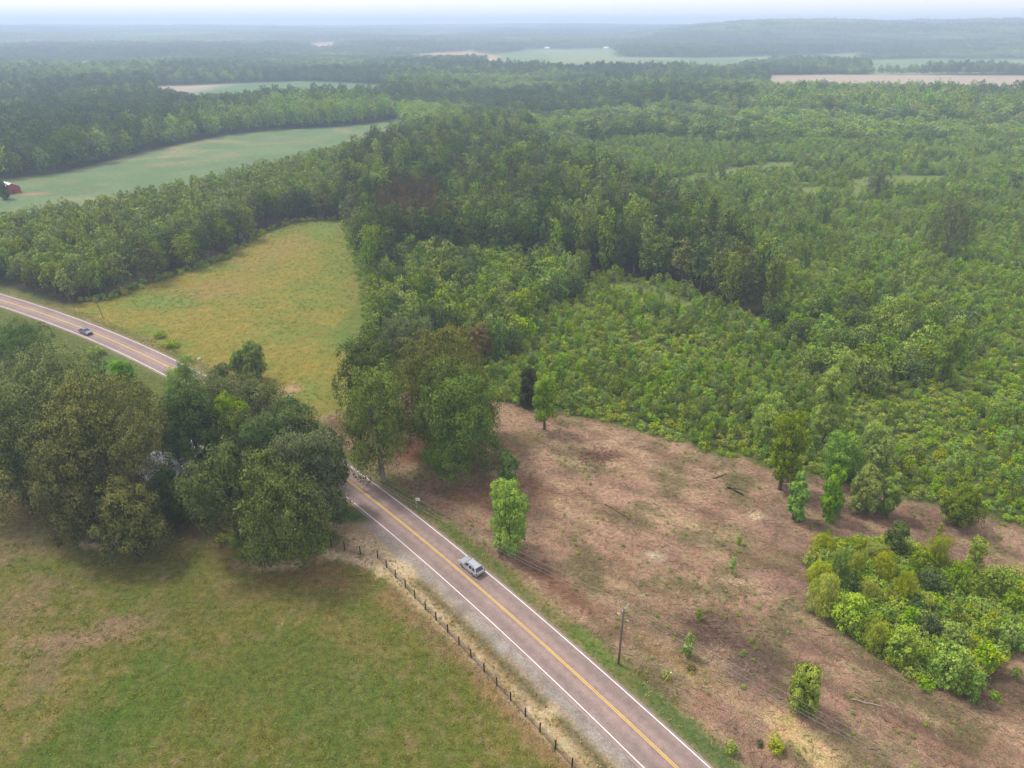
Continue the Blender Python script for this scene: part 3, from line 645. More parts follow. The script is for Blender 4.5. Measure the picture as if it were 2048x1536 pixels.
# prototypes: unit-ish trees reused as copies and as members of the wider woods
def protos(name, specs):
    return [tree_data(**s) for s in specs]
PR = {}
def fam(k, leafmats, n, seed, **kw):
    PR[k] = [tree_data(seed=seed + i, leafmat=leafmats[i % len(leafmats)], **kw) for i in range(n)]
fam('forest', ['deep', 'mid', 'deep', 'greyolive', 'deep', 'mid', 'olive'], 7, 100, R=4.6, z0=4, h=19.5, lobes_n=15, clump=1.2, per=15, leaf=.55, dens=.42, lr=.34, inner=.2)
fam('tall', ['mid', 'light', 'deep', 'deep'], 4, 130, R=3.4, z0=2.5, h=21, lobes_n=15, clump=1.05, per=13, leaf=.58, dens=.42, lr=.4)
fam('plant', ['plant', 'plant', 'plant', 'mid'], 5, 160, R=3.6, z0=3, h=13, lobes_n=11, clump=.95, per=13, leaf=.55, dens=.42, lr=.4)
fam('mid', ['mid', 'light', 'young', 'mid', 'deep'], 5, 190, R=3.2, z0=1, h=10, lobes_n=11, clump=.9, per=12, leaf=.5, dens=.42, lr=.42)
fam('sapling', ['young', 'light', 'young', 'mid', 'young', 'mid'], 6, 220, R=1.35, z0=.2, h=4.6, lobes_n=11, clump=.4, per=12, leaf=.25, dens=.42, lr=.42, tr=.05, branches=3)
fam('shrub', ['shrub', 'young', 'shrub', 'shrub'], 5, 250, R=1.1, z0=.0, h=1.7, lobes_n=6, clump=.38, per=11, leaf=.24, dens=.4, lr=.5, trunk=False)
fam('pine', ['pine', 'pine', 'pine'], 3, 280, R=2.6, z0=5, h=17, lobes_n=14, clump=.8, per=12, leaf=.5, dens=.22, lr=.3, spread=.8, asp=.3, jitter=.8, inner=.05)
fam('far', ['deep', 'far', 'far', 'mid', 'light', 'young'], 6, 310, R=5.4, z0=3, h=17, lobes_n=9, clump=1.7, per=8, leaf=1.15, dens=.5, lr=.42, trunk=False)
def patch_mesh(seed, lm):
    """a piece of far canopy: some forty crowns, each a coarse tuft of leaves"""
    r = np.random.default_rng(seed); Vs, Fs, Ts = [], [], []; n0 = 0
    for k in range(44):
        x, y = (r.random(2) - .5) * 84; R = 4.5 + 3.5 * r.random(); h = 13 + 7 * r.random()
        d = rand_dirs(r, 46, .55); p = np.array([x, y, h - R * 1.05]) + d * np.array([R, R, R * 1.05]) * (.85 + .25 * r.random((46, 1)))
        V, F = leaf_cards(r, p, d, 2.6, .8, .35)
        t = np.clip(r.normal(.45, .2) + r.normal(0, .12, 46), 0, 1)
        Vs.append(V); Fs.append(F + n0); Ts.append(np.repeat(t, 4)); n0 += len(V)
    t = np.concatenate(Ts)
    return mesh_np('canopy', np.concatenate(Vs), np.concatenate(Fs), [LEAF[lm]], np.stack([t] * 3, 1))
PR['patch'] = [patch_mesh(400 + i, m) for i, m in enumerate(('deep', 'far', 'mid', 'light'))]

# ------------------------------------------------------------------ scattering as one "stuff" object
def scatter(name, meshes, pts, rz, scl, idx, label, cat, tilt=None):
    """one object: geometry nodes put a copy of one of the meshes at every point"""
    if len(pts) == 0: return None
    c = bpy.data.collections.new(name + '_members')
    for i, m in enumerate(meshes):
        q = bpy.data.objects.new('%s_member_%02d' % (name, i), m); c.objects.link(q)
    me = bpy.data.meshes.new(name); n = len(pts)
    me.vertices.add(n); me.vertices.foreach_set('co', np.asarray(pts, np.float32).ravel())
    rot = np.zeros((n, 3), np.float32); rot[:, 2] = rz
    if tilt is not None: rot[:, :2] = tilt
    a = me.attributes.new('rot', 'FLOAT_VECTOR', 'POINT'); a.data.foreach_set('vector', rot.ravel())
    s = np.asarray(scl, np.float32)
    if s.ndim == 1: s = np.repeat(s[:, None], 3, 1)
    a = me.attributes.new('scl', 'FLOAT_VECTOR', 'POINT'); a.data.foreach_set('vector', np.ascontiguousarray(s).ravel())
    a = me.attributes.new('pick', 'INT', 'POINT'); a.data.foreach_set('value', np.asarray(idx, np.int32))
    o = link(name, me)
    g = bpy.data.node_groups.new(name, 'GeometryNodeTree')
    g.interface.new_socket('Geometry', in_out='INPUT', socket_type='NodeSocketGeometry'); g.interface.new_socket('Geometry', in_out='OUTPUT', socket_type='NodeSocketGeometry')
    gi = g.nodes.new('NodeGroupInput'); go = g.nodes.new('NodeGroupOutput')
    ip = g.nodes.new('GeometryNodeInstanceOnPoints'); ci = g.nodes.new('GeometryNodeCollectionInfo')
    ci.inputs['Collection'].default_value = c; ci.inputs['Separate Children'].default_value = True; ci.inputs['Reset Children'].default_value = True
    ip.inputs['Pick Instance'].default_value = True
    def na(nm, t):
        x = g.nodes.new('GeometryNodeInputNamedAttribute'); x.data_type = t; x.inputs['Name'].default_value = nm; return x.outputs['Attribute']
    g.links.new(gi.outputs[0], ip.inputs['Points']); g.links.new(ci.outputs[0], ip.inputs['Instance'])
    g.links.new(na('pick', 'INT'), ip.inputs['Instance Index']); g.links.new(na('rot', 'FLOAT_VECTOR'), ip.inputs['Rotation']); g.links.new(na('scl', 'FLOAT_VECTOR'), ip.inputs['Scale'])
    g.links.new(ip.outputs[0], go.inputs[0])
    md = o.modifiers.new('scatter', 'NODES'); md.node_group = g
    tag(o, label, cat, kind='stuff'); return o
def jgrid(x0, x1, y0, y1, sp, seed):
    """points about sp apart, jittered"""
    r = np.random.default_rng(seed)
    xs = np.arange(x0, x1, sp); yy = np.arange(y0, y1, sp)
    X, Y = np.meshgrid(xs, yy); X = X + (np.arange(len(yy)) % 2)[:, None] * sp * .5
    X = X + (r.random(X.shape) - .5) * sp * .8; Y = Y + (r.random(Y.shape) - .5) * sp * .8
    return X.ravel(), Y.ravel(), r
def in_view(x, y, m=1.0, extra=25):
    return (np.abs(x) < (.76 * (y * _c + 40) * m + extra)) & (y > 20)

# individually placed trees keep a place free of scattered ones
TAKEN = []          # (x, y, r)
def free(x, y, k=1.0):
    ok = np.ones(len(x), bool)
    for a, b, r in TAKEN: ok &= (x - a) ** 2 + (y - b) ** 2 > (r * k) ** 2
    return ok

def solve(u0, u1, v0, v1, zb):
    """centre, radius and height of a crown that fills the photo box, its underside at height zb"""
    uc, vc = (u0 + u1) / 2, (v0 + v1) / 2; hz = 4.0; D = 120.0
    for _ in range(12):
        x, y = P(uc, vc, zb + hz); D = depth(x, y, zb + hz)
        R = (u1 - u0) / 2 * D / FPX; E = (v1 - v0) / 2 * D / FPX
        th = PITCH + math.atan((vc - 768) / FPX)
        hz = math.sqrt(max(E * E - (R * math.sin(th)) ** 2, (.35 * R) ** 2)) / math.cos(th)
    return x, y, R, zb + 2 * hz
def w_big(R): return R > 5.5
def hero(name, label, cat, box, zb, leafmat, seed, group=None, n=13, leaf=None, clump=None, per=40, dens=.76, lr=.43, bark=None, tr=None, hang=0., asp=.7, jitter=.38, inner=.16, up=.35, spread=.62):
    x, y, R, h = solve(*box, zb)
    zb = min(zb, h * .6)
    if not w_big(R): n = int(n * 1.35); lr = lr * .82; spread = .72
    if w_big(R): n = int(n * 1.8); lr = lr * .66; spread = .8
    leaf = leaf or .34; clump = clump or np.clip(R * .19, .32, 1.55)
    cm, mb = tree_data(seed, R, zb, h, n, leafmat, clump, per, leaf, dens, lr, single=False, hang=hang, asp=asp, jitter=jitter, inner=inner, up=up, tr=tr, spread=spread)
    e = empty(name, (x, y, 0), np.random.default_rng(seed).random() * 6.28)
    tag(e, label, cat, group)
    mb.build('trunk', bark or BARK, e, smooth=True); link('crown', cm, e)
    TAKEN.append((x, y, R * .9))
    return e

HERO = [
 ('oak_tree', 'huge olive oak, tallest crown left of the house roof', (70, 326, 745, 985), 6, 'olive', 24, {}),
 ('oak_tree', 'low-skirted olive oak at the lawn edge by the far left trees', (65, 225, 865, 1078), 2, 'olive', 16, {}),
 ('oak_tree', 'olive oak overhanging the pale bare patch in the lawn', (185, 328, 955, 1102), 2, 'olive', 13, {}),
 ('broadleaf_tree', 'low dark tree under the gable of the house', (332, 396, 958, 1045), .5, 'deep', 9, {}),
 ('oak_tree', 'broad grey-green oak reaching to the left picture edge', (-50, 235, 690, 930), 6, 'greyolive', 20, {}),
 ('oak_tree', 'dark grey-green oak cut by the left picture edge above the lawn', (-70, 105, 800, 1005), 3, 'greyolive', 13, {}),
 ('oak_tree', 'dark rounded tree beside the road at the left picture edge', (-30, 100, 636, 728), 1.5, 'deep', 12, {}),
 ('oak_tree', 'dark green tree directly behind the grey house roof', (312, 452, 770, 922), 4, 'deep', 12, {'dens': 1.1}),
 ('broadleaf_tree', 'slim yellow-green tree rising in front of the road bend', (328, 420, 712, 835), 4, 'bright', 10, {'dens': 1.1}),
 ('broadleaf_tree', 'bright yellow-green sapling crown standing among the dark oaks', (412, 500, 780, 900), 4, 'bright', 10, {}),
 ('oak_tree', 'olive-grey rounded tree at the back of the left grove near the meadow', (382, 580, 742, 890), 4, 'greyolive', 13, {'dens': 1.15}),
 ('oak_tree', 'deep green tree between the yellow-green sapling and the road', (486, 648, 800, 945), 3, 'deep', 12, {'dens': 1.1}),
 ('oak_tree', 'grey-green oak leaning over the road edge line', (535, 700, 850, 1045), 3, 'greyolive', 15, {'dens': 1.1}),
 ('oak_tree', 'grey-green oak immediately right of the house roof', (366, 540, 872, 1075), 3, 'greyolive', 15, {}),
 ('oak_tree', 'big dark grey-green oak standing at the end of the black fence', (455, 665, 895, 1120), 1.5, 'greyolive', 18, {}),
 ('broadleaf_tree', 'small fresh green tree poking up left of the road bend', (222, 270, 718, 768), .6, 'bright', 7, {}),
 ('broadleaf_tree', 'rounded green tree alone in the meadow, larger of a pair', (484, 529, 682, 758), .4, 'mid', 10, {}),
 ('broadleaf_tree', 'smaller green tree growing against the lone meadow tree', (456, 495, 700, 754), .4, 'mid', 8, {}),
 ('oak_tree', 'dark oak with a long low limb stretching over the meadow', (666, 806, 655, 815), 3, 'deep', 13, {}),
 ('oak_tree', 'grey-olive oak at the back of the central grove', (752, 885, 626, 750), 6, 'greyolive', 13, {}),
 ('oak_tree', 'largest olive oak of the central grove', (770, 1010, 645, 880), 4, 'olive', 20, {}),
 ('oak_tree', 'leafy oak at the front right of the central grove', (812, 1012, 720, 940), 2, 'mid', 17, {}),
 ('oak_tree', 'oak with bare lower trunk at the roadside end of the central grove', (682, 826, 735, 945), 3, 'mid', 14, {'bark': 1}),
 ('broadleaf_tree', 'grey leafed small tree peeping out behind the central grove', (932, 985, 646, 710), 2, 'brown', 9, {}),
 ('broadleaf_tree', 'low bright green tree under the central grove by the clearing', (842, 950, 862, 948), .5, 'bright', 10, {}),
 ('cedar_tree', 'dark oval cedar at the top corner of the clearing', (1036, 1080, 732, 812), .4, 'cedar', 12, {}),
 ('broadleaf_tree', 'slender pale green tree with thin stem beside the dark cedar', (1065, 1116, 748, 838), 3, 'light', 9, {}),
 ('broadleaf_tree', 'small mid-green tree in the clearing behind the bright oval one', (995, 1036, 902, 968), 1, 'mid', 8, {}),
 ('broadleaf_tree', 'bright green oval tree standing alone in the clearing near the road', (975, 1060, 960, 1098), .7, 'bright', 14, {}),
 ('broadleaf_tree', 'airy light green tree with two thin stems at the clearing edge', (1540, 1612, 826, 965), 2, 'mid', 11, {}),
 ('broadleaf_tree', 'narrow cone of leaves, leftmost of the row of saplings in the clearing', (1573, 1618, 945, 1038), .2, 'young', 10, {}),
 ('broadleaf_tree', 'narrow leafy young tree second in the sapling row of the clearing', (1642, 1690, 930, 1035), .2, 'young', 10, {}),
 ('broadleaf_tree', 'bushy leafy young tree third in the sapling row of the clearing', (1700, 1768, 928, 1024), .2, 'young', 11, {}),
 ('broadleaf_tree', 'thin sparse young tree, rightmost of the sapling row', (1764, 1806, 945, 1026), .8, 'light', 8, {}),
 ('broadleaf_tree', 'wide dark sapling under the regrowth edge near the right picture side', (1888, 1966, 966, 1052), .6, 'mid', 10, {}),
 ('broadleaf_tree', 'tall slim light green tree sticking up out of the regrowth', (1636, 1704, 700, 872), 3, 'light', 13, {}),
 ('broadleaf_tree', 'pale green rounded tree in the regrowth behind the clearing', (1508, 1582, 785, 885), 1, 'light', 10, {}),
 ('broadleaf_tree', 'tall light green tree over the regrowth near the right picture edge', (1875, 1927, 640, 755), 2, 'light', 10, {}),
 ('broadleaf_tree', 'big loose grey-green tree standing alone in the far regrowth', (1850, 1957, 385, 515), 1, 'greyolive', 13, {}),
 ('broadleaf_tree', 'dark lone tree beside the pale glade in the regrowth', (1735, 1782, 332, 388), 1, 'greyolive', 9, {}),
 ('broadleaf_tree', 'green small tree in the bottom right of the clearing below the wires', (1582, 1643, 1332, 1420), .3, 'young', 11, {}),
 ('broadleaf_tree', 'tiny pointed sapling under the power wires', (1367, 1390, 1266, 1312), .05, 'young', 6, {}),
 ('broadleaf_tree', 'lush bright tree in the row behind the sapling row', (1640, 1730, 862, 960), 1, 'bright', 11, {}),
 ('broadleaf_tree', 'rounded green tree right of the lush bright one', (1720, 1790, 845, 950), 1, 'light', 11, {}),
 ('broadleaf_tree', 'green tree filling the gap between the yellow-green sapling and the road bend', (392, 486, 752, 868), 3, 'mid', 10, {'dens': 1.1}),
 ('broadleaf_tree', 'dark low tree in front of the lower roof corner of the house', (296, 362, 938, 1020), 1, 'deep', 9, {'dens': 1.0}),
 ('oak_tree', 'dark green oak at the grove corner hanging over the road edge', (600, 692, 868, 985), 4, 'deep', 11, {'dens': 1.1}),
]
for i, (nm, lab, box, zb, lm, n, kw) in enumerate(HERO):
    w = box[1] - box[0]
    kw = dict(kw)
    if kw.get('bark'): kw['bark'] = BARK_PALE
    R_est = w / 2 * .09
    hero(nm, lab, 'tree', box, zb, lm, 1000 + i * 7, n=n, leaf=.25 if w < 130 else .36, **kw)

for k, (u, v, h, lab) in enumerate(((1884, 668, 9, 'bare grey dead tree near the tall light tree at the right'), (1310, 560, 13, 'pale bare trunk at the front of the dark wood'), (1190, 455, 15, 'dead grey treetop rising from the wood behind the meadow'))):
    a = P(u, v); r = np.random.default_rng(5000 + k); m = MB()
    m.tube([(0, 0, -.3), (.1, 0, h * .4), (.25, .1, h * .75), (.3, .1, h)], [.2, .15, .09, .03], 7)
    for q in range(14):
        z = h * (.35 + .6 * r.random()); t = r.random() * 6.28; L = (h - z) * .45 + .6; b = Vector((.2, .05, z)); e_ = b + Vector((math.cos(t) * L, math.sin(t) * L, L * .7)); m.tube([b, (b + e_) / 2 + Vector((0, 0, .1)), e_], [.06, .045, .015], 4)
    tag(m.build('dead_tree', BARK_PALE, None, (a[0], a[1], 0), smooth=True), lab, 'dead tree')
# ---- the thicket on the right, bush by bush (boxes in the photo, pixels)
def zb4(a, b, c, d): return (1548 + a / 4.096, 1548 + b / 4.096, 1036 + c / 4.096, 1036 + d / 4.096)
WILLOW = [
 ('yellow-green willow bush at the left tip of the thicket, upper one', (265, 470, 330, 560)), ('rounded willow bush at the left tip of the thicket, lower one', (280, 545, 430, 790)),
 ('pale willow bush at the thicket corner nearest the sapling row', (315, 515, 100, 290)), ('bright domed willow at the top edge of the thicket', (625, 830, 150, 340)),
 ('dark-bellied willow behind the tallest willow of the thicket', (720, 950, 190, 410)), ('tallest yellow-green willow in the middle of the thicket', (805, 1030, 270, 520)),
 ('yellow willow against the broad-leaved bushes in mid thicket', (990, 1180, 430, 690)), ('low willow in front of the tallest willow', (700, 885, 490, 700)),
 ('small round willow at the heart of the thicket', (860, 965, 560, 690)), ('lone rounded yellow-green willow on the far side of the thicket', (1215, 1455, 130, 420)),
 ('little golden willow between dark bushes in the thicket', (1200, 1320, 600, 770)), ('yellowish willow on the roadward edge of the thicket', (740, 935, 820, 1080)),
 ('deep green willow just inside the left end of the thicket', (440, 630, 240, 520)), ('small willow between the two left domes of the thicket', (600, 745, 270, 480))]
for i, (lab, b) in enumerate(WILLOW):
    hero('willow_bush', lab, 'bush', zb4(*b), .05, 'mid' if 'deep' in lab else 'willow', 3000 + i, group='willow bushes in the thicket', n=11, leaf=.19, clump=.33, per=20, dens=.6, lr=.45, asp=.35, tr=.06, hang=.3)
BROAD = [
 ('large-leaved pale green bush on the roadward side of the left willows', (480, 800, 590, 930)), ('large-leaved bush half way along the roadward edge of the thicket', (945, 1185, 870, 1200)),
 ('biggest large-leaved bush, at the near bulge of the thicket', (1280, 1625, 1020, 1400)), ('large-leaved rounded bush behind the biggest one', (1370, 1600, 840, 1070)),
 ('large-leaved bush to the right of the biggest one', (1630, 1830, 1010, 1260)), ('large-leaved bush near the right end of the thicket', (1840, 2000, 850, 1090)),
 ('slim fresh green bush at the near point of the thicket', (1590, 1720, 1250, 1490)), ('yellow-tipped young bush among the large-leaved ones', (1060, 1175, 730, 900)), ('fresh green bush behind the yellow-tipped young one', (850, 1000, 700, 870))]
for i, (lab, b) in enumerate(BROAD):
    hero('broadleaf_bush', lab, 'bush', zb4(*b), .05, 'bright' if ('fresh' in lab or 'yellow-tipped' in lab) else 'broad', 3100 + i, group='large-leaved bushes in the thicket', n=12, leaf=.25, clump=.4, per=16, dens=.55, lr=.4, asp=.8, jitter=.5, tr=.07)
FILL = [((900, 1115, 30, 310), 'deep'), ((1090, 1350, 250, 490), 'mid'), ((1150, 1420, 400, 640), 'deep'), ((1440, 1620, 330, 620), 'young'), ((1560, 1740, 160, 480), 'young'), ((1680, 1960, 380, 690), 'mid'), ((1560, 1700, 640, 770), 'young'), ((1430, 1570, 700, 900), 'mid'),
        ((1720, 1860, 800, 1010), 'young'), ((1860, 2048, 600, 810), 'young'), ((1960, 2110, 900, 1110), 'young'), ((1180, 1380, 760, 980), 'deep'), ((1050, 1250, 620, 790), 'deep'), ((1500, 1660, 760, 880), 'mid'), ((2040, 2200, 640, 960), 'young'), ((640, 760, 900, 1010), 'young'), ((560, 700, 430, 640), 'deep'), ((1220, 1340, 1060, 1200), 'mid')]
for i, (b, lm) in enumerate(FILL):
    hero('green_bush', 'dark-spired green bush at the top of the thicket' if i == 0 else 'bushy green shrub inside the roadside thicket', 'bush', zb4(*b), .05, lm, 3200 + i, group='green shrubs filling the thicket', n=10, leaf=.26, clump=.4, per=14, dens=.5, lr=.42, tr=.06)

# ------------------------------------------------------------------ woods: the largest as single trees, the rest in the mass
THICKET = poly((1610, 1130), (1640, 1215), (1680, 1250), (1740, 1300), (1800, 1340), (1850, 1380), (1950, 1390), (1975, 1340), (2048, 1300), (2048, 1150), (1960, 1160), (1890, 1130), (1800, 1085), (1640, 1090))
woods = []          # x, y, proto family, scale xy, scale z, stand
def stand(pg, sp, seed, fam_, sxy, sz, nm, cond=None):
    x0, y0 = pg.min(0); x1, y1 = pg.max(0)
    x, y, r = jgrid(x0, x1, y0, y1, sp, seed)
    k = inside(pg, x, y) & in_view(x, y) & free(x, y, .8)
    if cond is not None: k &= cond(x, y)
    x, y = x[k], y[k]
    for a, b in zip(x, y):
        woods.append((a, b, fam_, sxy[0] + (sxy[1] - sxy[0]) * r.random(), sz[0] + (sz[1] - sz[0]) * r.random(), nm, r.random(), r.random() * 6.28))
def edge_dist(pg, x, y, closed=True):
    d = np.full(np.shape(x), 1e9); n = len(pg)
    for i in range(n if closed else n - 1):
        a, b = pg[i], pg[(i + 1) % n]; ab = b - a
        t = np.clip(((x - a[0]) * ab[0] + (y - a[1]) * ab[1]) / (ab @ ab + 1e-9), 0, 1)
        d = np.minimum(d, np.hypot(x - a[0] - ab[0] * t, y - a[1] - ab[1] * t))
    return d
MEDGE = poly((160, 605), (215, 597), (340, 552), (450, 516), (520, 466), (590, 442), (690, 438))
MEDGE2 = poly((330, 552), (450, 516), (520, 466), (590, 442), (690, 438))
in_road = lambda x, y: np.abs(road_sd(x, y)[0]) > 7
stand(Z_PLANT, 5.6, 21, 'plant', (.85, 1.2), (.8, 1.05), 'plantation', lambda x, y: (edge_dist(MEDGE2, x, y, False) > 13) & in_road(x, y))
stand(Z_PLANT, 6.6, 22, 'forest', (.8, 1.15), (.62, .85), 'plantedge', lambda x, y: (edge_dist(MEDGE2, x, y, False) <= 13) & in_road(x, y))
PINES = poly((740, 470), (745, 440), (800, 415), (850, 412), (885, 425), (890, 470), (860, 490), (780, 500))
pine_in = lambda x, y: inside(PINES, x, y)
stand(Z_MATURE, 7.2, 23, 'forest', (.8, 1.3), (.75, 1.15), 'mature', lambda x, y: ~pine_in(x, y) & (vnoise(x * .05, y * .05, 3) < .62))
stand(Z_MATURE, 6.2, 24, 'tall', (.8, 1.3), (.7, 1.1), 'mature', lambda x, y: ~pine_in(x, y) & (vnoise(x * .05, y * .05, 3) >= .62))
stand(PINES, 5.0, 25, 'pine', (.8, 1.2), (.85, 1.1), 'pines')
REDGE = poly((692, 440), (722, 520), (738, 585), (746, 650), (765, 700))
stand(Z_MID, 5.2, 26, 'mid', (.8, 1.35), (.7, 1.2), 'mid')
stand(Z_DARKMID, 6.5, 27, 'mid', (.85, 1.4), (.6, 1.0), 'darkmid', lambda x, y: vnoise(x * .08, y * .08, 5) > .3)
W_ = [w for w in woods]
dist = np.array([depth(w[0], w[1]) / (w[4] * (18 if w[2] in ('forest', 'tall') else 12)) for w in W_])
order = np.argsort(dist)
GRP = {'plantation': ('plantation_tree', 'rounded light green tree of the even young plantation left of the meadow', 'even young trees left of the meadow'), 'plantedge': ('woodland_tree', 'dark green tree along the plantation edge facing the meadow', 'dark trees along the meadow'),
       'mature': ('woodland_tree', 'tall mature tree in the wood beyond the meadow', 'tall trees of the wood beyond the meadow'), 'pines': ('pine_tree', 'dying purple-brown pine in the wood beyond the meadow', 'brown pines in the wood'),
       'mid': ('woodland_tree', 'medium green tree in the belt between meadow and regrowth', 'medium trees between meadow and regrowth'), 'darkmid': ('woodland_tree', 'medium tree in the loose clump amid the regrowth', 'loose clump amid the regrowth')}
MAXN = {'woodland_tree': 240, 'plantation_tree': 290, 'pine_tree': 60}; cntk = {}
rest = []; rs = np.random.default_rng(55)
for i in order:
    x, y, fm, sx, sz, st, pk, rz = W_[i]
    nm, lab, grp = GRP[st]
    if cntk.get(nm, 0) < MAXN[nm]:
        cntk[nm] = cntk.get(nm, 0) + 1
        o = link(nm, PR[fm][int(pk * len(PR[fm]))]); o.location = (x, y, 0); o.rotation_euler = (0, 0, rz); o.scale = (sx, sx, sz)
        tag(o, lab, 'tree', grp)
    else: rest.append(W_[i])
def rest_scatter(name, fams, items, label):
    meshes = [m for f in fams for m in PR[f]]; base = {}; k = 0
    for f in fams: base[f] = k; k += len(PR[f])
    pts = [(w[0], w[1], 0) for w in items]; idx = [base[w[2]] + int(w[6] * len(PR[w[2]])) for w in items]
    scatter(name, meshes, pts, np.array([w[7] for w in items]), np.array([(w[3], w[3], w[4]) for w in items]), idx, label, 'woodland')
rest_scatter('woodland', ['forest', 'tall', 'plant', 'mid', 'pine'], rest, 'mass of trees deeper in the nearer woods')

# young regrowth: saplings one by one in front, the rest as a mass
x, y, r = jgrid(-10, 460, 90, 640, 2.35, 31)
gl = np.zeros(len(x), bool)
for g in Z_GLADES: gl |= inside(g, x + r.normal(0, 1.6, len(x)), y + r.normal(0, 2.2, len(x))) & (r.random(len(x)) < .94)
k = inside(Z_REGROW, x, y) & in_view(x, y) & ~gl & free(x, y, .55) & ~inside(Z_MATURE, x, y) & ~inside(Z_MID, x, y)
k &= (y < 330) | (r.random(len(x)) < .62)
cd = edge_dist(Z_CLEAR, x, y)
k &= (r.random(len(x)) < np.where(cd < 6, .35, .92)) & (cd > 1.2)
patchy = fbm(x, y, .045, 3, 17)
k &= r.random(len(x)) < sstep(.3, .5, patchy + .05) * .95 + .08
x, y, cd, patchy = x[k], y[k], cd[k], patchy[k]
big = .42 + .62 * r.random(len(x)) ** 1.7 + .35 * sstep(.45, .7, patchy) * sstep(10, 60, cd) + .15 * sstep(300, 420, y)
wid = big * (.85 + .35 * r.random(len(x)) + .25 * sstep(300, 420, y)); rz = r.random(len(x)) * 6.28; pk = np.clip((fbm(x, y, .05, 3, 61) * 9 - 1.5 + r.normal(0, 1.3, len(x))), 0, 5.99).astype(int)
o_ = np.argsort(depth(x, y) / big)
for i in o_[:285]:
    o = link('sapling', PR['sapling'][pk[i]]); o.location = (x[i], y[i], 0); o.rotation_euler = (0, 0, rz[i]); o.scale = (wid[i], wid[i], big[i])
    tag(o, 'young leafy sapling in the front of the dense regrowth behind the clearing', 'sapling', 'saplings in the regrowth')
i = o_[285:]
scatter('young_growth', PR['sapling'], np.stack([x[i], y[i], 0 * x[i]], 1), rz[i], np.stack([wid[i], wid[i], big[i]], 1), pk[i], 'dense young trees filling the regrowth', 'young growth')
# scattered medium trees of the regrowth belong to the mass as well
x, y, r = jgrid(0, 520, 150, 700, 15, 33)
k = inside(Z_REGROW, x, y) & in_view(x, y) & free(x, y) & ~inside(Z_MATURE, x, y) & (edge_dist(Z_CLEAR, x, y) > 40) & (fbm(x, y, .012, 3, 71) > .5) & (r.random(len(x)) < .5)
for g in Z_GLADES: k &= ~inside(g, x, y)
x, y = x[k], y[k]; n = len(x); s = .5 + .55 * r.random(n)
scatter('regrowth_trees', PR['mid'], np.stack([x, y, 0 * x], 1), r.random(n) * 6.28, np.stack([s * 1.05, s * 1.05, s * (.8 + .4 * r.random(n))], 1), r.integers(0, 5, n), 'scattered taller trees deep in the regrowth', 'woodland')
# low bramble and shrub layer
x, y, r = jgrid(-60, 330, 90, 420, 1.75, 35)
k = (inside(Z_REGROW, x, y) | inside(Z_MID, x, y)) & in_view(x, y) & (free(x, y, .35)) & (edge_dist(Z_CLEAR, x, y) > .3)
for g in Z_GLADES: k &= ~(inside(g, x, y) & (r.random(len(x)) < .88))
k &= r.random(len(x)) < np.where(y < 260, .8, .45)
x, y = x[k], y[k]; n = len(x); s = .5 + .75 * r.random(n)
scatter('undergrowth', PR['shrub'], np.stack([x, y, 0 * x], 1), r.random(n) * 6.28, np.stack([s * 1.15, s * 1.15, s * (.6 + .5 * r.random(n))], 1), r.integers(0, 5, n), 'brambles and low bushes under the regrowth', 'undergrowth')
# thicket floor and the foot of the left grove
x, y, r = jgrid(20, 100, 55, 110, 1.15, 36)
k = inside(THICKET, x, y)
x2, y2, r2 = jgrid(-60, -20, 88, 104, 1.3, 37)
FOOT = poly((440, 1085), (490, 1118), (560, 1128), (640, 1110), (668, 1082), (640, 1050), (520, 1050))
k2 = inside(FOOT, x2, y2)
x3, y3, r3 = jgrid(-80, -20, 150, 420, 1.7, 38)
k3 = (edge_dist(REDGE, x3, y3, False) < 3.2) & (r3.random(len(x3)) < .8)
x4, y4, r4 = jgrid(-150, -60, 190, 330, 2.0, 39)
k4 = (edge_dist(MEDGE, x4, y4, False) < 2.6) & (r4.random(len(x4)) < .8)
x = np.concatenate([x[k], x2[k2], x3[k3], x4[k4]]); y = np.concatenate([y[k], y2[k2], y3[k3], y4[k4]]); n = len(x); s = .55 + .6 * r.random(n) + .3 * (y < 112) * (x > 0)
scatter('brambles', PR['shrub'], np.stack([x, y, 0 * x], 1), r.random(n) * 6.28, np.stack([s, s, s * .95], 1), r.integers(0, 5, n), 'low brambles at the foot of the thicket and wood edges', 'brambles')

# distant woods
x, y, r = jgrid(-1500, 1500, 300, 1560, 7.4, 41)
k = in_view(x, y, 1.0, 60) & ~fields_mask(x, y) & ~inside(Z_PLANT, x, y) & ~inside(Z_MATURE, x, y) & ~inside(Z_MEADOW, x, y) & (np.abs(road_sd(x, y)[0]) > 9)
reg = inside(Z_REGROW, x, y); k &= ~reg | ((y > 560) & (r.random(len(x)) < .5))
k &= ~(edge_dist(Z_CLEAR, x, y) < 2) & ~((y < 340) & (x < 0)) & ~inside(Z_CLEAR, x, y)
x, y = x[k], y[k]; n = len(x)
s = .75 + .5 * r.random(n); h = s * (.7 + .4 * r.random(n)) * (.66 + .42 * sstep(.35, .65, fbm(x, y, .005, 3, 29))) * np.where(inside(Z_REGROW, x, y), .6, 1.0) * (.8 + .4 * fbm(x, y, .01, 3, 7))
scatter('distant_woods', PR['far'], np.stack([x, y, terrain(x, y)], 1), r.random(n) * 6.28, np.stack([s, s, h], 1), np.clip(fbm(x, y, .006, 3, 23) * 11 - 3 + r.normal(0, 1.1, n) + 1.5 * inside(Z_REGROW, x, y), 0, 5.99).astype(int), 'hazy woods in the middle distance', 'woods')
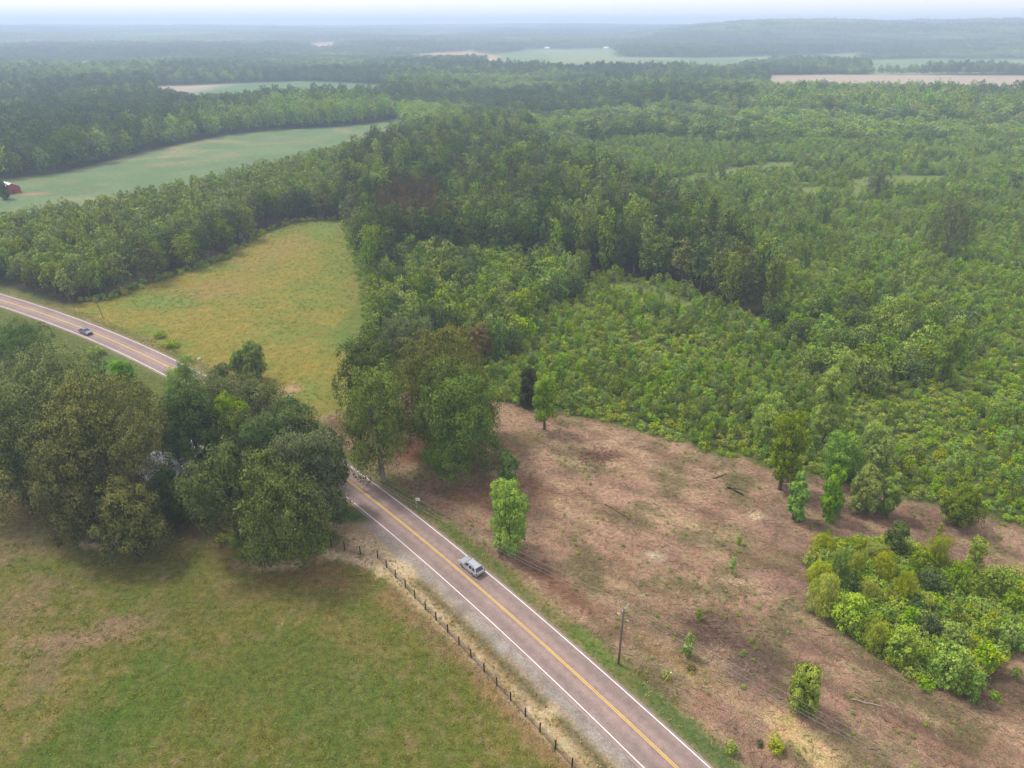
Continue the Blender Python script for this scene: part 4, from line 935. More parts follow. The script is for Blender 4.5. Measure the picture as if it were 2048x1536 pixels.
# farthest woods to the horizon, out of canopy pieces
X, Y = [], []
for (ya, yb, sp) in ((1540, 3200, 58), (3200, 8200, 64)):
    x, y, r = jgrid(-6300, 6300, ya, yb, sp, int(ya)); k = in_view(x, y, 1.0, 200); X.append(x[k]); Y.append(y[k])
x = np.concatenate(X); y = np.concatenate(Y)
k = np.ones(len(x), bool)
for a, b in ((0, 0), (30, 0), (-30, 0), (0, 30), (0, -30)): k &= ~fields_mask(x + a, y + b)
# thin where the far land is open
k &= (vnoise(x * .0022, y * .0012, 4) > .16) | (y > 5200)
x, y = x[k], y[k]; n = len(x); r = np.random.default_rng(77)
scatter('far_woods', PR['patch'], np.stack([x, y, terrain(x, y) - 1], 1), r.random(n) * 6.28, np.stack([np.full(n, 1.), np.full(n, 1.), (.55 + .3 * r.random(n)) * (.75 + .9 * sstep(.35, .65, fbm(x, y, .0022, 3, 31)))], 1), np.clip(fbm(x, y, .0016, 3, 33) * 7 - 2 + r.normal(0, .6, n), 0, 3.99).astype(int), 'blue hazy woods rolling to the horizon', 'woods')

# ------------------------------------------------------------------ grass, weeds and brush as masses
def tuft(seed, n, h, w, mat, lean=.5):
    r = np.random.default_rng(seed); V = []; F = []
    for k in range(n):
        a = r.random() * 6.28; d = r.random() * w; b = r.random() * 6.28; hh = h * (.5 + .6 * r.random()); l = lean * hh * r.random(); bw = .035 + .03 * r.random()
        p = np.array([math.cos(a) * d, math.sin(a) * d, 0]); q = np.array([math.cos(b), math.sin(b), 0]); s = np.array([-q[1], q[0], 0]) * bw
        i = len(V); V += [p - s, p + s, p + q * l * .5 + s * .8 + [0, 0, hh * .6], p + q * l * .5 - s * .8 + [0, 0, hh * .6], p + q * l + s * .2 + [0, 0, hh], p + q * l - s * .2 + [0, 0, hh]]
        F += [(i, i + 1, i + 2, i + 3), (i + 3, i + 2, i + 4, i + 5)]
    t = np.repeat(r.random(n), 6)
    return mesh_np('tuft', np.array(V), np.array(F), [mat], np.stack([t] * 3, 1))
LEAF['hay'] = mat_leaf('hay_blade', grey(140, 128, 66), grey(184, 158, 92), .03, .4); LEAF['grass'] = mat_leaf('grass_blade', grey(96, 112, 50), grey(146, 150, 84), .03, .4); LEAF['straw'] = mat_leaf('straw_blade', grey(150, 124, 84), grey(214, 188, 146), .02, .3)
hay = [tuft(1, 16, .17, .7, LEAF['hay'], 1.6), tuft(2, 16, .16, .7, LEAF['hay'], 1.6), tuft(3, 16, .18, .6, LEAF['grass'], 1.6)]
x, y, r = jgrid(-150, -10, 135, 320, 1.25, 51)
k = inside(Z_MEADOW, x, y) & (road_sd(x, y)[0] > HALF + 1.6) & (r.random(len(x)) < .5)
x, y = x[k], y[k]; n = len(x)
idx = np.where(fbm(x, y, .06, 4, 1) + (r.random(n) - .5) * .3 > .6, 2, r.integers(0, 2, n))
scatter('hay_grass', hay, np.stack([x, y, 0 * x], 1), r.random(n) * 6.28, .8 + .6 * r.random(n), idx, 'knee-high golden grass of the meadow', 'grass')
verge_t = [tuft(8, 12, .16, .25, LEAF['straw'], 1.2), tuft(9, 12, .13, .25, LEAF['grass'], 1.2), tuft(10, 12, .2, .25, LEAF['straw'], 1.2)]
x, y, r = jgrid(-150, 60, 40, 215, .6, 54)
sdl = road_sd(x, y)[0]
left = (sdl < -HALF - 3.3) & (sdl > -HALF - 6.8) & (y < 100); right = (sdl > HALF + .9) & (sdl < HALF + 4.2)
k = (left | right) & in_view(x, y, 1, 4) & (r.random(len(x)) < .4)
x, y, left = x[k], y[k], left[k]; n = len(x)
idx = np.where(left, np.where(r.random(n) < .8, r.integers(0, 2, n) * 2, 1), np.where(r.random(n) < .7, 1, 0))
scatter('verge_grass', verge_t, np.stack([x, y, 0 * x], 1), r.random(n) * 6.28, .6 + .8 * r.random(n), idx, 'dry and green grass tufts along the road', 'grass')
lawn_t = [tuft(15, 10, .09, .28, LEAF['grass'], 1.6), tuft(16, 10, .1, .3, LEAF['grass'], 1.6), tuft(17, 9, .08, .28, LEAF['straw'], 1.8)]
r = np.random.default_rng(59); x = r.uniform(-100, 25, 20000); y = r.uniform(42, 108, 20000)
sdl = road_sd(x, y)[0]
k = (sdl < -HALF - 6.9) & in_view(x, y, 1, 4) & (r.random(len(x)) < sstep(.42, .62, fbm(x, y, .5, 4, 63)))
x, y = x[k], y[k]; n = len(x)
scatter('lawn_grass', lawn_t, np.stack([x, y, 0 * x], 1), r.random(n) * 6.28, .5 + 1.0 * r.random(n), r.integers(0, 2, n), 'short grass tufts in the lawn', 'grass')
# shredded brush: sticks and chips all over the clearing
def stick(seed, L, rad, mat):
    r = np.random.default_rng(seed); mb = MB(); p = Vector((-L / 2, 0, rad)); pts = [p]
    for k in range(3): p = p + Vector((L / 3, (r.random() - .5) * L * .14, (r.random() - .4) * L * .05)); pts.append(Vector((p.x, p.y, max(p.z, rad * .5))))
    mb.tube(pts, [rad, rad * .9, rad * .7, rad * .4], 4)
    if r.random() < .6: mb.tube([pts[1], pts[1] + Vector((L * .22, (r.random() - .5) * L * .4, L * .06))], [rad * .5, rad * .2], 3)
    return mb.mesh('stick', mat)
M_st = [mat_plain('stick_tan', tuple(rgb(176, 146, 116)), .9, 0, .1, .25, 5), mat_plain('stick_grey', tuple(rgb(146, 124, 110)), .9, 0, .1, .25, 5), mat_plain('stick_dark', tuple(rgb(104, 84, 72)), .9, 0, .1, .25, 5), mat_plain('stick_pale', tuple(rgb(212, 188, 156)), .9, 0, .1, .2, 5), mat_plain('stick_red', tuple(rgb(136, 94, 72)), .9, 0, .1, .25, 5)]
sticks = [stick(60 + i, L, rd, M_st[i % 5]) for i, (L, rd) in enumerate([(1.2, .022), (.9, .02), (1.0, .024), (.5, .03), (.8, .022), (1.8, .025), (1.6, .022), (1.4, .03), (.35, .035), (.6, .028)])]
x, y, r = jgrid(-45, 150, 40, 150, .5, 57)
k = inside(Z_CLEAR, x, y) & (road_sd(x, y)[0] > HALF + 4) & in_view(x, y, 1, 4) & (r.random(len(x)) < .25 + .75 * fbm(x, y, .15, 3, 44)) & ~inside(THICKET, x, y)
x, y = x[k], y[k]; n = len(x)
# denser debris: straw-pale where soil was turned up, dark in the slash piles
ex, ey, ep = [], [], []
for (u, v, rad, cnt_, kinds) in [(1510, 1032, 1.8, 70, (3, 8)), (1330, 1042, 3.5, 110, (0, 3)), (1315, 1012, 2.5, 60, (0, 3)), (1440, 948, 3, 80, (0, 5)), (1310, 1112, 1.6, 60, (3, 8)), (1750, 1055, 2.6, 60, (0, 3)), (1470, 1165, 3, 70, (3, 0)), (1600, 1480, 4, 90, (3, 0)), (1230, 880, 3, 70, (3, 0)), (1370, 1335, 4, 70, (0, 3)), (1640, 1150, 3, 70, (3, 8)), (1620, 1110, 2, 40, (3, 8)),
                                  (1440, 1262, 3.6, 260, (1, 2)), (1500, 1330, 3.2, 220, (1, 6)), (1470, 1300, 3, 160, (1, 2)), (1405, 1240, 2, 110, (1, 2)), (1195, 915, 2.5, 150, (2, 4)), (1245, 1032, 3, 110, (2, 1)), (1560, 1180, 4, 140, (1, 6)), (1700, 1330, 4, 120, (1, 0)), (1900, 1420, 5, 150, (1, 2)), (1850, 1060, 4, 120, (1, 4)), (1620, 1080, 5, 120, (1, 4))]:
    q = P(u, v); ex.append(q[0] + r.normal(size=cnt_) * rad); ey.append(q[1] + r.normal(size=cnt_) * rad * .8); ep.append(r.choice(kinds, cnt_))
n0_ = n; x = np.concatenate([x, *ex]); y = np.concatenate([y, *ey]); n = len(x)
al = np.where(r.random(n) < .45, -.7 + .5 * r.normal(size=n), r.random(n) * 6.28)
pick = np.where(r.random(n) < .16, r.choice([5, 6, 7], n), r.choice([0, 1, 2, 3, 4, 8, 9], n, p=[.22, .18, .16, .16, .14, .07, .07]))
pick[n0_:] = np.concatenate(ep)
scatter('shredded_brush', sticks, np.stack([x, y, 0 * x + .02], 1), al, .5 + .8 * r.random(n) ** 2, pick, 'sticks and shredded brush littering the clearing', 'brush')
# weeds sprouting in the clearing
x, y, r = jgrid(-40, 150, 42, 150, 1.5, 58)
k = inside(Z_CLEAR, x, y) & (road_sd(x, y)[0] > HALF + 4) & in_view(x, y, 1, 4) & (fbm(x, y, .16, 5, 21) > .5) & (r.random(len(x)) < .7) & ~inside(THICKET, x, y)
x, y = x[k], y[k]; n = len(x)
weeds = [PR['shrub'][1], verge_t[1], verge_t[1], PR['shrub'][2]]
scatter('weeds', weeds, np.stack([x, y, 0 * x], 1), r.random(n) * 6.28, .18 + .22 * r.random(n) ** 2 + .5 * (r.random(n) < .0), r.integers(0, 4, n), 'green weeds sprouting through the brush', 'weeds')

# ------------------------------------------------------------------ small plants standing alone in the clearing
for i, (u, v, w, h, lm, lab) in enumerate([
    (1398, 1240, 18, 26, 'shrub', 'weedy green shrub among grey brush left of the wires'), (1466, 1148, 16, 34, 'young', 'thin wispy seedling in the middle of the clearing'), (1478, 1090, 12, 20, 'light', 'pale green seedling uphill in the clearing'),
    (1465, 1510, 30, 30, 'young', 'fresh green bush at the bottom picture edge beside the road verge'), (1555, 1502, 42, 22, 'shrub', 'low green bush line on the pale bank at the bottom'), (1332, 1360, 24, 24, 'shrub', 'small olive bush around the yellow stakes'), (1520, 1492, 20, 14, 'deep', 'dark low bush by the ditch near the bottom'),
    (2035, 1360, 22, 30, 'bright', 'bright sprout at the right picture edge below the thicket'), (1990, 1398, 24, 16, 'young', 'small leafy sprout beyond the near point of the thicket'), (1880, 1070, 10, 24, 'young', 'slim seedling in the clearing above the thicket'), (1660, 1046, 26, 14, 'bright', 'yellow-green suckers at the foot of the sapling row'), (1382, 1340, 22, 14, 'olive', 'olive weed clump on the ditch bank')]):
    hero('seedling', lab, 'plant', (u - w / 2, u + w / 2, v - h, v), .02, lm, 4000 + i, n=6, leaf=.2, clump=.25, per=9, dens=.45, lr=.5, tr=.03)
for i, (u, v, w, h, lm, lab) in enumerate([(440, 752, 40, 28, 'deep', 'low spreading shrub at the left foot of the lone meadow trees'), (320, 676, 30, 14, 'shrub', 'bright weed clump on the meadow side of the road'), (340, 694, 36, 12, 'shrub', 'second weed clump along the meadow ditch nearer the bend'), (190, 712, 44, 20, 'shrub', 'weedy hump on the lawn side of the road, left')]):
    hero('weed_clump', lab, 'plant', (u - w / 2, u + w / 2, v - h, v), .02, lm, 4100 + i, n=6, leaf=.28, clump=.4, per=10, dens=.45, lr=.5, tr=.04)

# ------------------------------------------------------------------ fence
M_post = mat_plain('black_post', (.018, .016, .015), .7, 0, .3, .2, 4); M_wire = mat_plain('fence_wire', (.1, .095, .095), .5, .4, .4, .1, 4)
fence = empty('wire_fence', (FENCE[0][0], FENCE[0][1], 0)); tag(fence, 'black post and woven wire fence between lawn and road', 'fence')
mb = MB(); mb.tube([(0, 0, -.3), (0, 0, 1.66), (0, 0, 1.7)], [.1, .095, .06], 8); pm = mb.mesh('post', M_post, False)
FO = np.array([FENCE[0][0], FENCE[0][1]])
rf = np.random.default_rng(4)
for p in FENCE:
    o = link('post', pm, fence, (p[0] - FO[0], p[1] - FO[1], 0)); o.rotation_euler = ((rf.random() - .5) * .05, (rf.random() - .5) * .05, rf.random())
for i in range(len(FENCE) - 1):
    a, b = FENCE[i] - FO, FENCE[i + 1] - FO; L = np.hypot(*(b - a)); mb = MB()
    for z in np.linspace(.1, 1.4, 9): mb.tube([(a[0], a[1], z), ((a[0] + b[0]) / 2, (a[1] + b[1]) / 2, z - .015), (b[0], b[1], z)], .011, 3, False)
    if i > 2:
        for k in range(1, int(L / .2)):
            q = a + (b - a) * k / int(L / .2); mb.tube([(q[0], q[1], .1), (q[0], q[1], 1.4)], .008, 3, False)
    mb.build('woven_wire', M_wire, fence)

# ------------------------------------------------------------------ utility pole and wires
M_pole = mat_plain('weathered_pole', (.135, .115, .1), .9, 0, .1, .3, 3); M_arm = mat_plain('grey_arm', (.28, .27, .26), .8, 0, .2, .2, 4); M_cer = mat_plain('porcelain', (.6, .58, .57), .3, 0, .5, .05, 4); M_cable = mat_plain('aluminium_cable', (.36, .34, .32), .55, .3, .4, .05, 4)
pb = P(1237, 1328); ir = int(np.argmin(((ROAD - pb) ** 2).sum(1))); along = RT[ir]; across = RN[ir]
PH = 10.3
def utility_pole(x, y, rz, lab):
    e = empty('utility_pole', (x, y, 0), rz); tag(e, lab, 'utility pole')
    m = MB(); m.tube([(0, 0, -.5), (0, 0, 3), (0, 0, 7), (0, 0, PH)], [.17, .16, .14, .115], 9); m.build('pole', M_pole, e, smooth=True)
    m = MB(); m.box(-.35, 1.35, -.05, .05, PH - .35, PH - .23); m.build('crossarm', M_arm, e)
    for xx in (-.28, .28, 1.26):
        m = MB(); m.tube([(xx, 0, PH - .23), (xx, 0, PH - .12), (xx, 0, PH - .02), (xx, 0, PH + .06)], [.05, .09, .07, .05], 7); m.build('insulator', M_cer, e)
    for zz, s in ((PH - 1.35, 1), (PH - 1.75, -1)):
        m = MB(); m.tube([(0, s * .1, zz), (.02, s * .5, zz + .05)], .03, 5); m.build('bracket', M_arm, e)
        m = MB(); m.tube([(.02, s * .5, zz + .05), (.03, s * .95, zz + .08)], .055, 6); m.build('cutout_tube', M_cer, e)
    return e
wdir = P(811, 1003, 8.4) - pb; wdir /= np.hypot(*wdir)
across = np.array([wdir[1], -wdir[0]]);
if across[0] < 0: across = -across
rzp = math.atan2(across[1], across[0])
utility_pole(pb[0], pb[1], rzp, 'grey wooden utility pole with crossarm beside the road in the clearing')
p2 = pb + wdir * 72; p3 = pb - wdir * 62
utility_pole(p2[0], p2[1], rzp, 'utility pole half hidden behind the central grove')
for k, (off, zz) in enumerate([(-.28, PH + .07), (.28, PH + .07), (1.26, PH + .07)]):
    m = MB()
    for a, b, sag in ((pb, p2, 1.5), (pb, p3, 1.2)):
        pts = []
        for q in np.linspace(0, 1, 17):
            c = a + (b - a) * q + across * off; pts.append((c[0], c[1], zz - sag * 4 * q * (1 - q)))
        m.tube(pts, .013, 4, False)
    o = m.build('power_wire', M_cable); tag(o, ('power wire on the roadside end of the crossarm', 'power wire over the top of the pole', 'power wire on the clearing end of the crossarm')[k], 'wire', 'wires of the power line')
# thin leaning pole and white markers by the meadow
m = MB(); a = P(207, 637); m.tube([(0, 0, -.3), (-.5, .1, 3), (-1.1, .2, 6)], [.11, .1, .08], 7)
o = m.build('leaning_pole', M_pole, None, (a[0], a[1], 0)); tag(o, 'thin leaning grey pole at the edge of the meadow', 'pole')
M_wp = mat_plain('white_plastic', (.75, .74, .72), .5, 0, .4, .05, 3)
for u, v, h, lab in ((156, 625, 1.9, 'tall white marker post beside the plantation corner'), (250, 656, 1.1, 'short white marker post on the meadow side of the road'), (134, 687, 1.4, 'white marker post on the lawn side of the far road')):
    a = P(u, v); m = MB(); m.box(-.07, .07, -.04, .04, -.2, h * .92); m.add([(-.07, -.04, h * .92), (.07, -.04, h * .92), (.07, .04, h * .92), (-.07, .04, h * .92), (0, -.03, h), (0, .03, h)], [(0, 1, 4), (1, 2, 5, 4), (2, 3, 5), (3, 0, 4, 5)])
    o = m.build('marker_post', M_wp, None, (a[0], a[1], 0)); o.rotation_euler = (0, -.08, .5); tag(o, lab, 'marker post', 'white road marker posts')
M_rock = mat_plain('pale_rock', (.4, .4, .37), .9, 0, .2, .2, 2, .4)
for k, (u, v, s, lab) in enumerate(((377, 713, .45, 'white rock in the grass beside the road bend, nearer the road'), (399, 719, .55, 'larger pale rock in the grass beside the road bend'))):
    a = P(u, v); bm = bmesh.new(); bmesh.ops.create_icosphere(bm, subdivisions=2, radius=s); r = np.random.default_rng(70 + k)
    for vv in bm.verts: vv.co *= .8 + .35 * r.random(); vv.co.z = max(vv.co.z * .7, -.2)
    me = bpy.data.meshes.new('rock'); bm.to_mesh(me); bm.free(); me.materials.append(M_rock); o = link('rock', me, None, (a[0], a[1], .15)); tag(o, lab, 'rock')
# land-sale sign
sg = P(836, 1006); e = empty('yard_sign', (sg[0], sg[1], 0), math.radians(-8)); tag(e, 'small white yard sign on two legs beside the road', 'sign')
m = MB(); m.box(-.42, .42, -.025, .025, .5, 1.15); m.build('board', mat_plain('sign_white', (.82, .81, .8), .5, 0, .3, .03, 3), e)
for xx in (-.3, .3): m = MB(); m.box(xx - .025, xx + .025, .027, .067, -.2, 1.1); m.build('leg', M_arm, e)
m = MB(); m.box(-.24, .2, -.029, -.026, .78, .9); m.build('print', mat_plain('sign_grey', (.5, .5, .52), .6, 0, .3, .03, 3), e)
# yellow stakes and a survey stake
M_ys = mat_plain('yellow_guard', (.55, .36, .05), .6, 0, .3, .1, 3); M_ws = mat_plain('stake_wood', (.42, .32, .22), .9, 0, .1, .2, 4)
a = P(1340, 1366); e = empty('cable_marker', (a[0], a[1], 0)); tag(e, 'yellow slanting guard and stake with white cap in an olive bush', 'marker')
m = MB(); m.tube([(0, 0, -.2), (-.08, 0, 1.9)], .045, 6); m.build('stake', M_ys, e); m = MB(); m.tube([(-1, -.05, -.1), (-.1, 0, 1.88)], .04, 6); m.build('guard', M_ys, e); m = MB(); m.tube([(-.08, 0, 1.9), (-.085, 0, 2.06)], .085, 6); m.build('cap', M_wp, e)
a = P(1479, 1483); m = MB(); m.box(-.04, .04, -.02, .02, -.2, 2.0); m.tube([(0, -.03, 1.6), (0, -.06, 1.75)], .05, 4)
o = m.build('survey_stake', M_ws, None, (a[0], a[1], 0)); o.rotation_euler = (0, .05, .3); tag(o, 'upright wooden survey stake beside the ditch at the bottom', 'stake')
# logs and branches lying about
M_lp = mat_plain('bleached_wood', tuple(rgb(196, 178, 156)), .9, 0, .1, .15, 4); M_ld = mat_plain('charred_wood', (.035, .028, .025), .9, 0, .1, .2, 4); M_lb = mat_plain('brown_wood', tuple(rgb(122, 96, 74)), .9, 0, .1, .2, 4)
for k, (u0, v0, u1, v1, rad, mt, lab) in enumerate([
    (1452, 974, 1488, 992, .2, M_ld, 'blackened log lying in the upper clearing'), (1703, 1398, 1770, 1417, .09, M_lp, 'long bleached branch near the bottom right'), (1300, 1002, 1336, 1022, .1, M_lp, 'pale stripped pole in the middle of the clearing'), (1328, 1096, 1340, 1108, .09, M_lp, 'short pale stick lying below the stripped pole'),
    (1425, 958, 1452, 948, .12, M_lb, 'tan log near the blackened one'), (1212, 1010, 1262, 1040, .12, M_lb, 'brown log half sunk behind the oval tree'), (1685, 1325, 1716, 1352, .06, M_lp, 'thin grey branch below the thicket tip'), (1075, 868, 1090, 862, .12, M_lp, 'pale wood chunk at the top of the clearing'), (1575, 1264, 1587, 1268, .1, M_lp, 'small white wood piece above the wires'), (1468, 976, 1500, 986, .08, M_lb, 'thin brown branch crossing behind the blackened log')]):
    a, b = P(u0, v0), P(u1, v1); r = np.random.default_rng(80 + k); pts = []
    for q in np.linspace(0, 1, 6):
        c = a + (b - a) * q; pts.append((c[0] - a[0] + (r.random() - .5) * rad * 3, c[1] - a[1] + (r.random() - .5) * rad * 3, rad * (.8 + .6 * r.random())))
    m = MB(); m.tube(pts, [rad, rad, rad * .95, rad * .85, rad * .75, rad * .6], 7)
    d_ = Vector(pts[3]) - Vector(pts[2]); m.tube([pts[2], Vector(pts[2]) + Vector((-d_.y, d_.x, .2)) * .7], [rad * .5, rad * .2], 5)
    o = m.build('fallen_branch', mt, None, (a[0], a[1], 0), smooth=True); tag(o, lab, 'branch', 'logs and branches in the clearing')
# a small heap of dark brush at the top of the clearing
hp = [MB() for _ in range(2)]; r = np.random.default_rng(90); a = P(1196, 918)
for k in range(90):
    q = r.normal(size=2) * np.array([1.6, 2.4]); z = 1.1 * math.exp(-(q[0] ** 2 / 5 + q[1] ** 2 / 9)) * r.random(); t = r.random() * 6.28; L = .6 + 1.2 * r.random()
    hp[k % 2].tube([(q[0], q[1], z + .05), (q[0] + math.cos(t) * L, q[1] + math.sin(t) * L, z * .5 + .08 + .3 * r.random())], [.05, .02], 4)
e = empty('brush_heap', (a[0], a[1], 0)); tag(e, 'heap of dark reddish brush at the top of the clearing', 'brush heap'); hp[0].build('sticks', M_st[2], e); hp[1].build('twigs', M_st[4], e)

# ------------------------------------------------------------------ vehicles
M_glass = mat_plain('dark_glass', (.02, .022, .026), .08, 0, .8, .02, 2); M_tyre = mat_plain('tyre', (.015, .015, .016), .85, 0, .2, .1, 6); M_rim = mat_plain('wheel_rim', (.4, .4, .42), .35, .8, .5, .05, 6); M_trim = mat_plain('black_trim', (.02, .02, .022), .5, 0, .4, .05, 6)
M_red = mat_plain('tail_lens', (.3, .01, .012), .2, 0, .5, .05, 6); M_lamp = mat_plain('lamp_lens', (.7, .72, .74), .15, 0, .6, .03, 6)
def sec(x, hw, z0, z1, rb=.12, rt=.12):
    """rounded cross-section across the vehicle at x"""
    return [(x, -hw + rb, z0), (x, hw - rb, z0), (x, hw, z0 + rb), (x, hw + .0, (z0 + z1) / 2), (x, hw - rt * .25, z1 - rt), (x, hw - rt, z1), (x, -hw + rt, z1), (x, -hw + rt * .25, z1 - rt), (x, -hw, (z0 + z1) / 2), (x, -hw, z0 + rb)]
def vehicle(name, lab, cat, pos, rz, paint, L, Wd, Hh, hood, boot, cab):
    """cab = (x_base_front, x_top_front, x_top_rear, x_base_rear); front is +x"""
    e = empty(name, (pos[0], pos[1], .065), rz); tag(e, lab, cat)
    h = L / 2; w = Wd / 2; belt = hood
    m = MB()
    m.loft([sec(-h, w * .86, .42, belt * .92), sec(-h + .12, w * .96, .3, boot), sec(-h + .7, w, .24, boot + .02), sec(cab[3], w, .22, belt + .03), sec(0, w, .22, belt + .03), sec(cab[0], w, .22, belt + .02), sec(h - .55, w * .98, .24, belt - .08), sec(h - .12, w * .92, .3, belt - .17), sec(h, w * .8, .4, belt - .3)])
    body = m.build('body', paint, e, smooth=False)
    m = MB(); ww = w * .93; tw = w * .74
    def cs(x, hw, z): return [(x, -hw, z), (x, hw, z)]
    # roof with pillars: tapered cabin
    b = belt + .02; t = Hh
    V = [(cab[0], -ww, b), (cab[0], ww, b), (cab[3], ww, b), (cab[3], -ww, b), (cab[1], -tw, t - .06), (cab[1], tw, t - .06), (cab[2], tw, t - .04), (cab[2], -tw, t - .04), (cab[1] - .25, -tw * .93, t), (cab[1] - .25, tw * .93, t), (cab[2] + .2, tw * .93, t), (cab[2] + .2, -tw * .93, t)]
    m.add(V, [(0, 1, 5, 4), (1, 2, 6, 5), (2, 3, 7, 6), (3, 0, 4, 7), (4, 5, 9, 8), (5, 6, 10, 9), (6, 7, 11, 10), (7, 4, 8, 11), (8, 9, 10, 11)]); m.build('roof', paint, e)
    def pane(nm, q, inset, off):
        q = [Vector(p) for p in q]; c = sum(q, Vector()) / 4; nrm = (q[1] - q[0]).cross(q[3] - q[0]).normalized()
        if nrm.dot(c - Vector((0, 0, (b + t) / 2 - .3))) < 0: nrm = -nrm
        o = [p + (c - p) * inset + nrm * off for p in q]; i = [p - nrm * .03 for p in o]
        k = MB(); k.add(o + i, [(0, 1, 2, 3), (7, 6, 5, 4), (0, 4, 5, 1), (1, 5, 6, 2), (2, 6, 7, 3), (3, 7, 4, 0)]); k.build(nm, M_glass, e)
    pane('windscreen', [V[0], V[1], V[5], V[4]], .1, .012); pane('rear_window', [V[3], V[2], V[6], V[7]], .14, .012)
    for s in (0, 1):
        A, B, C, D = (V[1], V[2], V[6], V[5]) if s else (V[0], V[3], V[7], V[4]); A, B, C, D = map(Vector, (A, B, C, D))
        for f0, f1 in ((.07, .36), (.41, .66), (.70, .92)):
            pane('side_window', [A.lerp(B, f0), A.lerp(B, f1), D.lerp(C, f1), D.lerp(C, f0)], .1, .012)
    wb = L * .29; rw = .35
    for xx in (-wb, wb):
        for s in (-1, 1):
            k = MB(); y0 = s * (w - .2); y1 = s * (w + .012)
            k.tube([(xx, y0, rw), (xx, y1 - s * .03, rw), (xx, y1, rw)], [rw, rw, rw * .93], 16); wh = k.build('wheel', M_tyre, e)
            k = MB(); k.tube([(xx, y1 - s * .01, rw), (xx, y1 + s * .008, rw)], rw * .62, 12); k.build('rim', M_rim, wh)
    for s in (-1, 1):
        k = MB(); k.box(h - .2, h - .02, s * w * .82 - .16, s * w * .82 + .1 if s < 0 else s * w * .82 + .06, belt - .38, belt - .22); k.build('headlight', M_lamp, e)
        k = MB(); k.box(-h + .0, -h + .14, s * w * .86 - .1, s * w * .86 + .08, belt - .32, belt - .02); k.build('taillight', M_red, e)
        k = MB(); k.box(cab[0] - .35, cab[0] - .15, s * (w + .02) - .08, s * (w + .02) + .08, belt - .02, belt + .14); k.build('mirror', paint, e)
        k = MB(); k.box(cab[2] + .3, cab[1] - .4, s * tw * .82 - .02, s * tw * .82 + .02, t + .002, t + .045); k.build('roof_rail', M_trim, e)
    k = MB(); k.box(h - .1, h + .012, -w * .52, w * .52, belt - .48, belt - .24); k.build('grille', M_trim, e)
    k = MB(); k.box(h - .1, h + .03, -w * .8, w * .8, .3, .46); k.build('bumper', M_trim, e)
    k = MB(); k.box(-h - .03, -h + .1, -w * .8, w * .8, .34, .5); k.build('bumper', M_trim, e)
    return e
def road_pos(u, v):
    p = P(u, v); i = int(np.argmin(((ROAD - p) ** 2).sum(1))); return i
M_silver = mat_plain('silver_paint', (.42, .43, .46), .32, .35, .5, .03, 1); M_gun = mat_plain('grey_paint', (.2, .205, .22), .22, .4, .6, .03, 1)
i = road_pos(936, 1140); p = ROAD[i] + RN[i] * 1.72
vehicle('suv_car', 'silver sport utility car driving away on the near stretch of road', 'car', p, math.atan2(RT[i][1], RT[i][0]), M_silver, 4.85, 1.92, 1.66, 1.04, 1.02, (1.05, .45, -1.85, -2.3))
i = road_pos(176, 668); p = ROAD[i] - RN[i] * 1.5
vehicle('sedan_car', 'dark grey car coming along the far stretch of road', 'car', p, math.atan2(-RT[i][1], -RT[i][0]), M_gun, 4.8, 1.88, 1.55, 1.0, .98, (1.1, .25, -1.2, -1.85))

